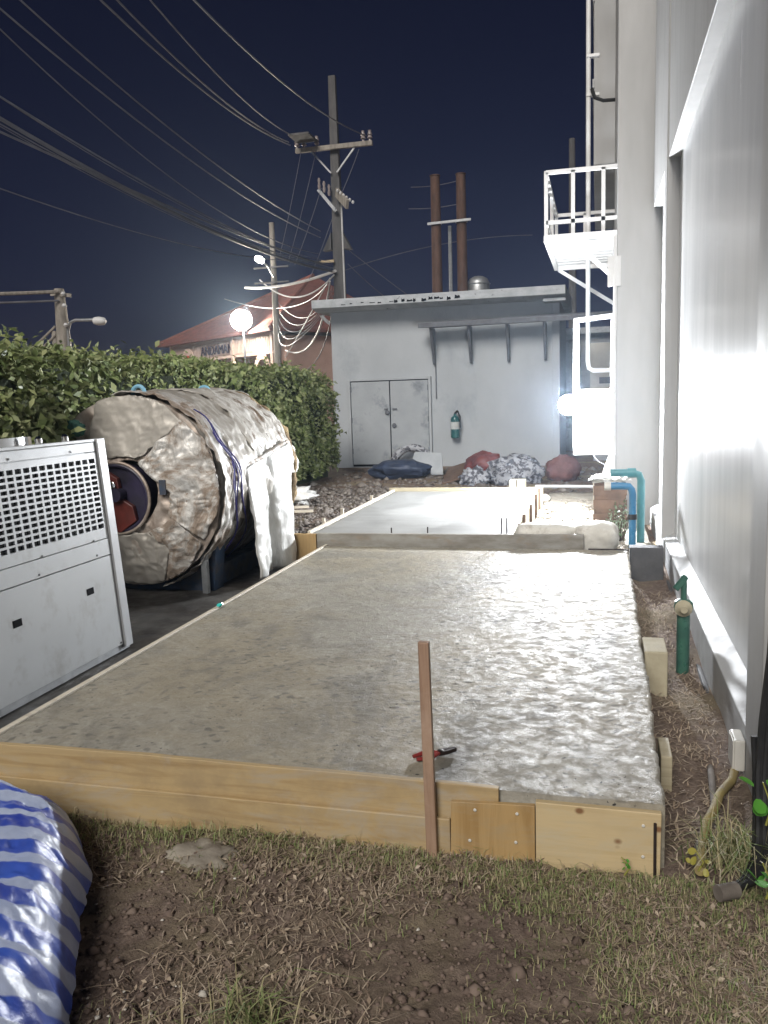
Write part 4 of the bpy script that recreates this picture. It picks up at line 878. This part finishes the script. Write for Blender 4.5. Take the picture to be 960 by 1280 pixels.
# ------------------------------------------------------------------ red roofed building with sign
def build_red():
    A = Vector((-21.4, 40.0, 0)); B = Vector((-13.4, 34.2, 0)); u = (B-A).normalized(); v = Vector((-u.y, u.x, 0)); L = (B-A).length
    t = thing('red_roofed_building', 'pink building with red hipped roof and slatted sign band', 'building', tuple(A))
    P = lambda a, d, z: tuple(A+u*a+v*d+Vector((0, 0, z)))
    dp = 7.0
    MB().prism([P(.4, .5, -.1), P(L, .5, -.1), P(L, dp, -.1), P(.4, dp, -.1)], (0, 0, 4.45)).build('wall', 'pink_wall', t)
    # hipped roof
    e = .8; ez = 4.62; ap = (-13.9, 40.6, 7.35)
    cs = [P(-e, -e*.6, ez), P(L+.3, -e*.6, ez), P(L+.3, dp+e, ez), P(-e, dp+e, ez)]
    b = MB(); low = [(c[0], c[1], c[2]-.14) for c in cs]
    rid = P(L*.80, dp*.5, 7.3)
    b.add(low+cs+[rid], [(3, 2, 1, 0), (0, 1, 5, 4), (1, 2, 6, 5), (2, 3, 7, 6), (3, 0, 4, 7), (4, 5, 8), (5, 6, 8), (6, 7, 8), (7, 4, 8)])
    rf = b.build('roof', 'roof_red', t)
    MB().tube([cs[0], rid, cs[1]], .08, 6).build('ridge_tile', 'roof_red', rf)
    # sign band with vertical slats under the eave
    sg = MB().prism([P(.1, -.06, 3.55), P(L, -.06, 3.55), P(L, -.06, 4.44), P(.1, -.06, 4.44)], tuple(v*.05)).build('sign_band', 'sign_cream', t)
    k = MB()
    for i in range(66):
        a = .35+i*(L-.7)/66
        k.prism([P(a, -.10, 3.72), P(a+.07, -.10, 3.72), P(a+.07, -.10, 4.34), P(a, -.10, 4.34)], tuple(v*.036))
    k.build('band_slats', 'sign_slat', sg)
    for z0, z1 in ((4.36, 4.5), (3.56, 3.68)): MB().prism([P(.05, -.16, z0), P(L+.05, -.16, z0), P(L+.05, -.16, z1), P(.05, -.16, z1)], tuple(v*.09)).build('band_rail', 'sign_cream', sg)
    for a in (.05, L*.64, L-.2): MB().prism([P(a, -.2, -.1), P(a+.18, -.2, -.1), P(a+.18, -.2, 4.52), P(a, -.2, 4.52)], tuple(v*.13)).build('pillar', 'sign_cream', t)
    # letters
    cu = bpy.data.curves.new('lettering', 'FONT'); cu.body = 'ANDAMAN'; cu.size = .60; cu.extrude = .02; cu.space_character = 1.02
    tmp = bpy.data.objects.new('lettering', cu); C.objects.link(tmp)
    M = Matrix((( u.x, 0, -v.x, 0), (u.y, 0, -v.y, 0), (0, 1, 0, 0), (0, 0, 0, 1)))
    st = A+u*3.35-v*.16+Vector((0, 0, 3.80))
    dg = bpy.context.evaluated_depsgraph_get(); me = bpy.data.meshes.new_from_object(tmp.evaluated_get(dg)); bpy.data.objects.remove(tmp)
    sx = 3.05/max(.1, max(q.co.x for q in me.vertices)); me.transform(Matrix.Diagonal((sx, 1, 1, 1))); me.transform(Matrix.Translation(st) @ M); me.materials.clear(); me.materials.append(MATS['sign_letter'])
    lo = bpy.data.objects.new('lettering', me); C.objects.link(lo); attach(lo, sg)
    # arch emblem
    def arch(a, z, r0, r1, m_, d, nm):
        q = MB(); N = 16
        po = [P(a+r1*math.cos(math.pi*i/N), d, z+r1*math.sin(math.pi*i/N)) for i in range(N+1)]; pi_ = [P(a+r0*math.cos(math.pi*i/N), d, z+r0*math.sin(math.pi*i/N)) for i in range(N, -1, -1)]
        return q.prism(po+pi_, tuple(v*.05)).build(nm, m_, sg)
    arch(2.05, 3.62, .42, .62, 'sign_cream', -.22, 'arch'); arch(2.05, 3.62, .02, .415, 'sign_slat', -.20, 'arch_field'); arch(2.05, 3.70, .01, .2, 'sign_red', -.26, 'arch_mark')
    arch(L-.9, 3.0, .35, .60, 'sign_cream', -.22, 'arch')
build_red()

# ------------------------------------------------------------------ striped tarpaulin in the corner
def build_tarp():
    N, M_ = 190, 190; vs = []; st = []
    for j in range(M_+1):
        v = j/M_
        for i in range(N+1):
            u = i/N                                 # u: far to near, v: across the heap from the outer edge
            y = 2.62-1.75*u
            xr = -1.92+.72*(2.58-y) - .10*max(0, 2.3-y)**2 + .03*math.sin(u*7) + .03*nz(u*4, 1.0)    # foot line on the yard side
            s = v*1.5
            # profile: steep side then flat top
            h = .20*(1-math.exp(-s/.07)) + .10*(1-math.exp(-s/.5)) + .03*math.sin(s*4)
            endf = 1-math.exp(-max(0, u)/.05); h *= endf
            x = xr - s + .10*math.exp(-s/.1)*0
            cr = .022*nz(x*4, y*4, 2) - .022*(crumple(Vector((x*1.0, y*1.7, 1)), 3.0)-.3)*min(1, s*6+.3) - .020*(crumple(Vector((x*1.3, y, 8)), 8)-.3) - .011*(crumple(Vector((x, y, 3)), 18)-.3)
            vs.append((x+.012*nz(y*8, s*6, 4), y+.01*nz(x*7, y*7), max(.0, h+cr*endf)+.004-.01*(1-endf)))
            L = -y + .50*x - .55*h + .022*nz(x*2, y*2, 9)
            st.append(L/.155)
    fs = [(j*(N+1)+i, j*(N+1)+i+1, (j+1)*(N+1)+i+1, (j+1)*(N+1)+i) for j in range(M_) for i in range(N)]
    o = mesh_np('tarpaulin', vs, fs, 'striped_tarp', None, True)
    a = o.data.attributes.new('stripe', 'FLOAT', 'POINT'); a.data.foreach_set('value', np.array(st, dtype=np.float32))
    tag(o, 'blue and white striped plastic tarpaulin heaped at the corner of the yard', 'tarpaulin')
build_tarp()

# ------------------------------------------------------------------ things near the slab
def build_small():
    s = MB(); s.add([(x, y, z) for (x0, x1, y0, y1, z) in ((-.578, -.540, 2.684, 2.712, -.2), (-.594, -.556, 2.690, 2.716, .765)) for x, y in ((x0, y0), (x1, y0), (x1, y1), (x0, y1))],
          [(3, 2, 1, 0), (4, 5, 6, 7), (0, 1, 5, 4), (1, 2, 6, 5), (2, 3, 7, 6), (3, 0, 4, 7)])
    o = s.build('wooden_stake', 'stake_wood', None, bevel=.004); tag(o, 'upright wooden stake driven in before the front board', 'stake')
    # pliers
    p = thing('pliers', 'red handled pliers lying on the wet slab behind the stake', 'pliers', (-.6, 3.0, SL))
    d = Vector((.14, .11, 0)).normalized(); q = Vector((-d.y, d.x, 0)); c = Vector((-.585, 3.01, SL+.016)); k = 1.15
    for sgn in (-1, 1):
        pts = [c+(d*a+q*b*sgn)*k for a, b in ((-.005, .002), (-.03, .014), (-.06, .020), (-.095, .013))]
        MB().tube(pts, [.007, .009, .0095, .007], 8).build('handle', 'plier_red', p, True)
        jw = MB().prism([c+d*a*k+q*b*k*sgn+Vector((0, 0, -.007)) for a, b in ((-.004, .0), (.0, .013), (.02, .014), (.058, .006), (.058, .001), (.02, .002))], (0, 0, .014)).build('jaw', 'plier_steel', p)
    MB().lathe([(.011, -.01), (.012, .009), (.006, .011)], c, None, 12).build('pivot', 'plier_steel', p, True)
    o = MB().lathe([(.014, 0), (.016, .012), (.010, .028), (.009, .04)], (-2.49, 5.05, .226), Matrix.Rotation(R(60), 3, 'Y'), 12).build('glint_cap', 'cyan_glint', None, True)  # small coloured piece stands in for a teal glint
    tag(o, 'small turquoise cap put in for a glint on the slab side board', 'cap')
    # sandbags
    for i, (c, r, rz, lab) in enumerate((((-.455, 7.70, .285), (.29, .16, .115), .03, 'dusty sandbag lying against the far formwork, longer of two'), ((-.02, 7.72, .265), (.205, .19, .145), -.05, 'rounded white sandbag between the longer bag and the blue pipe'))):
        o = blob('sandbag', c, r, 'sandbag', None, .08, 1.6, i+3, .07, 4, 3.2, rz); tag(o, lab, 'sandbag', 'sandbags behind the near slab')
    o = MB().box(.245, .365, 4.52, 4.80, -.05, .20).build('concrete_block', 'block_tan', None, bevel=.008); tag(o, 'tan concrete block wedged between slab and white wall', 'block')
    o = MB().box(.255, .30, 3.42, 3.62, -.06, .10).build('wood_offcut', 'board_far', None, bevel=.004); tag(o, 'small timber offcut against the slab edge beside white wall', 'offcut')
    o = MB().box(.27, .55, 7.42, 7.56, -.1, .23).build('drain_wall', 'block_grey', None, bevel=.006); tag(o, 'low grey concrete cross wall closing the gap behind the slab', 'low wall')
    # green standpipe
    g = thing('standpipe', 'green painted standpipe with valve wheel against the white wall', 'standpipe', (.49, 5.05, -.05))
    MB().tube([(.49, 5.05, -.08), (.49, 5.05, .29)], .037, 14).build('riser', 'green_paint', g, True)
    MB().lathe([(.05, 0), (.056, .03), (.05, .06), (.03, .075)], (.49, 5.05, .29), None, 16).build('collar', 'green_paint', g, True)
    MB().lathe([(.046, 0), (.05, .02), (.03, .035), (.02, .06)], (.485, 5.02, .32), Matrix.Rotation(R(90), 3, 'X'), 14).build('valve_cap', 'block_tan', g, True)
    MB().tube([(.49, 5.05, .36), (.49, 5.06, .50)], .018, 10).build('spindle', 'green_paint', g, True)
    MB().bar((.44, 5.02, .43), (.50, 5.05, .50), .022, .03).build('lever', 'green_paint', g)
    # blue and teal pipes at the corner
    b = thing('blue_water_pipe', 'blue plastic water pipe rising with an elbow by the corner column', 'water pipe', (.32, 8.2, 0))
    MB().tube([(.32, 8.2, -.05), (.32, 8.2, .60), (.31, 8.2, .645), (.285, 8.2, .675), (.23, 8.2, .68), (.10, 8.2, .68)], .034, 14).build('pipe', 'blue_pvc', b, True)
    MB().tube([(.32, 8.2, .36), (.32, 8.2, .41)], .042, 14).build('coupling', 'black_rubber', b, True)
    MB().tube([(.12, 8.2, .68), (.06, 8.2, .68)], .042, 14).build('end_cap', 'white_plastic', b, True)
    b = thing('teal_water_pipe', 'teal plastic pipe behind the blue one by the corner column', 'water pipe', (.42, 8.55, 0))
    MB().tube([(.41, 8.5, -.05), (.41, 8.5, .70), (.39, 8.5, .755), (.33, 8.5, .775), (.12, 8.5, .775)], .038, 14).build('pipe', 'teal_pvc', b, True)
    MB().tube([(.36, 8.5, .775), (.28, 8.5, .775)], .048, 14).build('coupling', 'teal_pvc', b, True)
    # covered box and leaning white sheet
    b = thing('covered_crate', 'brown crate under a torn white cover below the gate', 'crate', (.12, 10, 0))
    MB().box(-.04, .31, 9.75, 10.15, .0, .55).build('crate_body', 'brown_box', b, bevel=.01)
    for z in (.08, .24, .40): MB().box(-.05, .32, 9.735, 9.748, z, z+.11).build('crate_slat', 'brown_box', b)
    MB().box(-.055, -.042, 9.74, 9.78, 0, .55).build('crate_post', 'board_light', b)
    blob('cover', (.13, 9.93, .57), (.225, .26, .05), 'white_sheet', b, .35, 3, 4)
    o = MB().prism([(.02, 10.28, .0), (.20, 10.28, .0), (.20, 10.28, .83), (.13, 10.28, .83), (.0, 10.28, .45)], (0, .03, 0)).build('leaning_panel', 'white_steel', None, bevel=.003); tag(o, 'cut white panel leaning on the corner column below the gate', 'panel')
    # debris along the shed
    o = blob('red_sack', (-2.02, 15.25, .20), (.38, .30, .33), 'sack_red', None, .22, 1.3, 11, -.02); tag(o, 'slumped red sack on the heap before the shed', 'sack')
    o = blob('printed_sheet', (-1.45, 15.0, .17), (.50, .36, .32), 'sheet_print', None, .28, 1.5, 12, -.02); tag(o, 'crumpled black and white printed sheet beside the red sack', 'sheet')
    o = blob('printed_sheet', (-2.12, 14.75, .08), (.26, .2, .2), 'sheet_print', None, .4, 2.4, 15, -.02); tag(o, 'small bundled printed sheet at the foot of the red sack', 'sheet')
    o = blob('orange_sack', (-.62, 15.4, .17), (.31, .26, .27), 'sack_orange', None, .2, 1.4, 13, -.02); tag(o, 'faded orange sack sagging alone below the pipe rack', 'sack')
    o = MB().obox((-2.55, 15.2, .15), (.42, .9, .03), Matrix.Rotation(R(14), 3, 'X') @ Matrix.Rotation(R(-18), 3, 'Y')).build('brown_panel', 'brown_box', None, bevel=.004); tag(o, 'flat brown panel leaning on the heap before the shed', 'panel')
    o = blob('blue_sheet', (-3.75, 15.9, .16), (.60, .36, .20), 'blue_sheet', None, .25, 1.3, 14, -.02); tag(o, 'dark blue plastic sheet bunched before the shed door', 'sheet')
    o = MB().prism([(-3.75, 16.4, 0), (-3.0, 16.4, 0), (-3.05, 16.55, .42), (-3.6, 16.55, .46)], (0, .03, 0)).build('grey_board', 'grey_backwall', None, bevel=.004); tag(o, 'grey board propped behind the blue sheet', 'board')
    h = MB().torus((-4.02, 18.15, .0), .44, .085, Matrix.Rotation(R(80), 3, 'X'), 26, 10, 0, math.pi).build('curved_hoop', 'sheet_print', None, True); tag(h, 'pale mottled arched hoop leaning on the double door', 'hoop')
    o = MB().box(-1.2, -.98, 11.6, 11.85, 0, .38).build('concrete_block', 'block_tan', None, bevel=.01); tag(o, 'square pale block just behind the far slab formwork', 'block')
    o = MB().tube([(-.95, 13.2, .12), (.1, 13.0, .13)], .025, 8).build('loose_pipe', 'cable_pale', None, True); tag(o, 'thin pale pipe lying on the ground past the far slab', 'pipe')
    o = blob('torn_sheet', (-4.55, 11.9, .12), (.34, .3, .16), 'white_sheet', None, .5, 2.2, 17, -.02); tag(o, 'torn pale plastic sheet caught under the hedge', 'sheet')
    for i, (x, y, a) in enumerate(((-4.2, 11.0, .3), (-4.0, 10.6, .2))):
        o = MB().obox((x, y, .08), (.5, .06, .03), Matrix.Rotation(a, 3, 'Z')).build('pale_batten', 'board_light', None); tag(o, ['pale batten on the rubble nearer the torn sheet', 'pale batten on the rubble nearer the far slab'][i], 'batten', 'battens on the rubble')
    # foreground stone, junction box, hoses
    o = blob('mortar_lump', (-1.36, 2.52, -.005), (.13, .10, .042), 'mortar', None, .35, 1.6, 21, -.03); tag(o, 'pale lump of dried mortar before the long front board', 'mortar lump')
    j = thing('junction_box', 'cream junction box at the foot of the white wall', 'junction box', (.57, 3.62, .05))
    MB().box(.555, .598, 3.55, 3.68, .0, .135).build('box_body', 'white_plastic', j, bevel=.006)
    MB().box(.549, .556, 3.556, 3.674, .006, .129).build('lid', 'white_plastic', j, bevel=.002)
    o = MB().tube([(.57, 3.6, .0), (.54, 3.5, -.02), (.47, 3.33, .0), (.43, 3.15, .03), (.39, 3.05, .02), (.36, 2.92, .0), (.33, 2.72, .02)], .018, 10).build('yellow_hose', 'yellow_hose', None, True); tag(o, 'faded yellow hose dropping from the junction box', 'hose')
    o = MB().tube([(.47, 3.62, -.02), (.455, 3.45, .015), (.44, 3.25, .0), (.40, 3.05, .01), (.345, 2.90, .0), (.325, 2.80, -.01)], [.012, .014, .013, .014, .015, .016], 10).build('corrugated_pipe', 'rubble_stone', None, True); tag(o, 'muddy grey pipe lying between slab and white wall', 'pipe')
    c = thing('black_cable', 'bundle of thick black cable running down the white wall', 'cable', (.55, 2.9, 0))
    for k, (dx, dy) in enumerate(((0, 0), (.022, .012), (-.004, .026))):
        top_ = [(.575+dx*.3, 2.94+dy, .95), (.563+dx, 2.93+dy, .70), (.548+dx, 2.95+dy, .46), (.535+dx, 2.92+dy, .28), (.53+dx, 2.86+dy, .12), (.515+dx, 2.77+dy, .04), (.47+dx, 2.68+dy, .02), (.42, 2.63+dy*.5, .015)]
        if k == 2: top_ = [(.525, 2.96, .40)]+top_[3:]
        MB().tube([tuple(p) for p in np.array(top_)], .013 if k < 2 else .012, 8).build('strand', 'black_rubber', c, True)
    MB().tube([(.43, 2.635, .018), (.37, 2.60, .02)], .026, 10).build('conduit_end', 'rubble_stone', c, True)
build_small()

# ------------------------------------------------------------------ ground cover and plants
def scatter_stones(name, n, area, size, m, zf, flat=.6, kind='stuff', label=None):
    base = np.array([(1, 0, 0), (-1, 0, 0), (0, 1, 0), (0, -1, 0), (0, 0, 1), (0, 0, -1)], float)
    F = np.array([(0, 2, 4), (2, 1, 4), (1, 3, 4), (3, 0, 4), (2, 0, 5), (1, 2, 5), (3, 1, 5), (0, 3, 5)])
    V = []; Fs = []; i = 0
    while i < n:
        x, y = area()
        s = size*math.exp(random.gauss(0, .45)); b = base*rng.uniform(.6, 1.3, (6, 1))*s; b[:, 2] *= flat
        a = random.uniform(0, 6.28); c_, s_ = math.cos(a), math.sin(a)
        b = np.stack([b[:, 0]*c_-b[:, 1]*s_, b[:, 0]*s_+b[:, 1]*c_, b[:, 2]], 1)
        V.append(b+np.array((x, y, zf(x, y)+s*flat*.25))); Fs.append(F+6*i); i += 1
    o = mesh_np(name, np.concatenate(V), np.concatenate(Fs), m); o['kind'] = kind
    if label: o['label'] = label
    return o
def U(a, b): return random.uniform(a, b)
def blades(name, n, area, length, width, m, flat=False, label=None, zf=ground_z):
    V = np.empty((n, 6, 3)); 
    for i in range(n):
        x, y, sc = area(); z = zf(x, y); L = length*sc*math.exp(random.gauss(0, .35)); W = width*U(.6, 1.4); a = U(0, 6.283)
        dx, dy = math.cos(a), math.sin(a); px, py = -dy*W/2, dx*W/2
        if flat: e1 = (dx*L*.5, dy*L*.5, U(.002, .018)); e2 = (dx*L+U(-.2, .2)*L, dy*L+U(-.2, .2)*L, U(-.004, .022)); z += U(-.002, .008)
        else:
            t = min(1.5, abs(random.gauss(.75, .4))); e1 = (dx*L*.30*t, dy*L*.30*t, L*.55); e2 = (dx*L*t, dy*L*t, L*max(.08, 1-.6*t))
        V[i] = [(x-px, y-py, z), (x+px, y+py, z), (x+e1[0]+px*.8, y+e1[1]+py*.8, z+e1[2]), (x+e1[0]-px*.8, y+e1[1]-py*.8, z+e1[2]),
                (x+e2[0]+px*.15, y+e2[1]+py*.15, z+e2[2]), (x+e2[0]-px*.15, y+e2[1]-py*.15, z+e2[2])]
    k = np.arange(n)[:, None]*6
    F = np.concatenate([k+np.array([[0, 1, 2, 3]]), k+np.array([[3, 2, 4, 5]])])
    o = mesh_np(name, V.reshape(-1, 3), F, m); o['kind'] = 'stuff'
    if label: o['label'] = label
    return o
def build_cover():
    def gr():
        while True:
            q = random.random()
            if q < .55: x, y = U(-.35, .62), U(1.2, 2.70)
            elif q < .80: x, y = U(-2.2, .6), 2.70-abs(random.gauss(0, .10))
            else: x, y = U(-1.6, .6), U(1.1, 2.7)
            g = noise.noise(Vector((x*2.2, y*2.2, 3)))
            if q < .8 or g > .15:
                if -.55 < x < .0 and 1.75 < y < 2.4 and random.random() < .8: continue
                return x, y, (1.0 if q >= .55 else .85)
    o = blades('grass', 14000, gr, .033, .0026, 'grass_blade', label='short thin grass along the front boards'); o['category'] = 'grass'
    def dry():
        while True:
            x, y = U(-1.9, .62), U(1.1, 2.71)
            k = noise.noise(Vector((x*1.7, y*1.7, 8)))
            if random.random() < .28+1.6*k: return x, y, (1.0 if random.random() < .9 else 2.4)
    o = blades('dry_litter', 9500, dry, .034, .0032, 'dry_litter', True, 'dry straw and leaf litter on the soil'); o['category'] = 'litter'
    P = [(x, y, ground_z(x, y)+U(.002, .014)) for x, y, _ in (dry() for _ in range(2600))]
    o = leaf_cloud('leaf_litter', P, [(0, 0, 1)]*len(P), .021, 'dry_litter', None, .45); o['kind'] = 'stuff'; o['label'] = 'small dead leaves trodden into the soil'; o['category'] = 'litter'
    def side(): return U(.24, .56), U(2.75, 7.0), 1.0
    o = blades('dry_litter', 2500, side, .045, .005, 'dry_litter', True, 'dry litter in the gap beside the white wall'); o['category'] = 'litter'
    scatter_stones('soil_clods', 9000, lambda: (U(-2.2, .6), U(1.1, 2.71)), .007, 'soil_clods', ground_z, label='loose dark soil clods in the foreground')['category'] = 'soil'
    def chips():
        if random.random() < .6: return -1.18+random.gauss(0, .10), 1.72+random.gauss(0, .10)
        return U(-1.6, -.2), U(1.3, 2.6)
    scatter_stones('white_chips', 70, chips, .006, 'white_chips', lambda x, y: ground_z(x, y)+.006, label='pale mortar chips on the soil')['category'] = 'chips'
    scatter_stones('gravel', 2600, lambda: (U(-.72, .25), 7.7+abs(random.gauss(0, 1.4))), .018, 'gravel_stones', lambda x, y: .10+.03*nz(x*2, y*2)-.012*max(0, y-10), .7, label='pale gravel beside the far slab')['category'] = 'gravel'
    scatter_stones('rubble', 4500, lambda: (U(-5.0, -2.8), U(7.7, 14)), .022, 'rubble_stones', lambda x, y: ground_z(x, y)+.02, .7, label='broken rubble between hedge and far slab')['category'] = 'rubble'
    scatter_stones('rubble', 900, lambda: (U(-5.2, .3), U(12.5, 18)), .04, 'rubble_stones', ground_z, .6, label='scattered rubble before the shed')['category'] = 'rubble'
    def tg(): return -2.58+U(-.06, .04), U(5.3, 7.4), 1.0
    o = blades('grass', 1500, tg, .07, .005, 'grass_blade', label='green weeds along the side board by the tank', zf=lambda x, y: .0); o['category'] = 'grass'
    # single tuft in the soil, weeds by the wall
    def tuft(name, label, c, n, L, m='grass_blade', w=.005, rad=.05):
        def a():
            return c[0]+random.gauss(0, rad*.5), c[1]+random.gauss(0, rad*.5), 1.0
        o = blades(name, n, a, L, w, m, zf=lambda x, y: c[2]); o['kind'] = 'thing'; tag(o, label, 'grass'); return o
    tuft('grass_tuft', 'green grass tuft alone in the bare soil', (-.86, 1.78, -.01), 160, .09, rad=.09)
    tuft('grass_tuft', 'feathery green weeds at the foot of white wall below yellow hose', (.47, 2.85, -.01), 420, .11, w=.004, rad=.12)
    # large vine leaves
    def leafy(name, label, c, n, size, m, spread, up=.06, stems=True):
        t = thing(name, label, 'plant', c); c = Vector(c)
        pts = [c]
        MB().tube([c, c+Vector((.015, .0, up)), c+Vector((-.01, .02, up*2.1))], [.004, .003, .002], 6).build('stem', 'yellow_leaf' if m != 'pale_weed' else 'bark', t, True)
        for i in range(n):
            a = U(0, 6.283); q = c+Vector((math.cos(a)*spread*U(.3, 1), math.sin(a)*spread*U(.3, 1), U(0, up*2.1)))
            nrm = Vector((U(-1, .6), U(-1, .2), U(.1, 1))).normalized(); ax = nrm.orthogonal().normalized(); ax.rotate(Matrix.Rotation(U(0, 6.28), 3, nrm)); bx = nrm.cross(ax); s = size*U(.7, 1.2)
            N = 10; vs = [q+nrm*-.004*s]
            for k in range(N):
                b = 2*math.pi*k/N; rr = s*.5*(.62+.38*abs(math.cos(b*.5))**3+.06*math.cos(3*b)); vs.append(q+ax*rr*math.cos(b)+bx*rr*.82*math.sin(b)+nrm*s*.10*abs(math.sin(b)))
            MB().add(vs, [(0, 1+k, 1+(k+1) % N) for k in range(N)]).build('leaf', m, t, True)
    leafy('vine_shoot', 'bright green leafy shoot on the black cable, upper of two', (.525, 2.72, .20), 7, .060, 'vine_leaf', .06, .065)
    leafy('vine_shoot', 'bright green leafy shoot by the cable bend, lower of two', (.50, 2.55, .05), 6, .060, 'vine_leaf', .055, .05)
    leafy('yellow_weed', 'yellowing weed at the end of the muddy pipe', (.325, 2.72, .02), 8, .032, 'yellow_leaf', .04, .03)
    leafy('small_weed', 'tiny green weed growing against the pale corner board', (.09, 2.68, .0), 7, .018, 'vine_leaf', .02, .025)
    # bush of pale sprigs beside the blue pipe
    t = thing('pale_shrub', 'wispy pale leaved shrub beside the blue pipe', 'shrub', (.2, 8.35, 0))
    P = []; Nn = []
    for i in range(22):
        a = U(0, 6.283); tip = Vector((.20+math.cos(a)*U(.03, .16), 8.42+math.sin(a)*.14, U(.30, .56)))
        b0 = Vector((.22+U(-.03, .03), 8.42, .02)); mid = (b0+tip)/2+Vector((0, 0, .05))
        MB().tube([b0, mid, tip], [.005, .004, .002], 5).build('twig', 'bark', t, True)
        for k in range(14):
            f = U(.3, 1); P.append(tuple(b0*(1-f)**2+mid*2*f*(1-f)+tip*f*f)); Nn.append((U(-1, 1), -1, .6))
    o = leaf_cloud('foliage', P, Nn, .035, 'pale_weed', t); o['kind'] = 'stuff'
build_cover()

# ------------------------------------------------------------------ haze volume added to make the lamps glow and lift the shadows
def build_haze():
    m = bpy.data.materials.new('glow_haze'); m.use_nodes = True; n = m.node_tree; n.nodes.clear()
    o = n.nodes.new('ShaderNodeOutputMaterial'); v = n.nodes.new('ShaderNodeVolumePrincipled')
    v.inputs['Color'].default_value = (.60, .78, 1.0, 1); v.inputs['Density'].default_value = .0013; v.inputs['Anisotropy'].default_value = .78
    n.links.new(v.outputs[0], o.inputs['Volume']); MATS['glow_haze'] = m
    h = MB().box(-450, 450, -70, 950, -3, 16).build('haze', 'glow_haze'); struct(h, 'stuff', 'thin haze volume added for lamp glow and lifted shadows', 'haze')
build_haze()
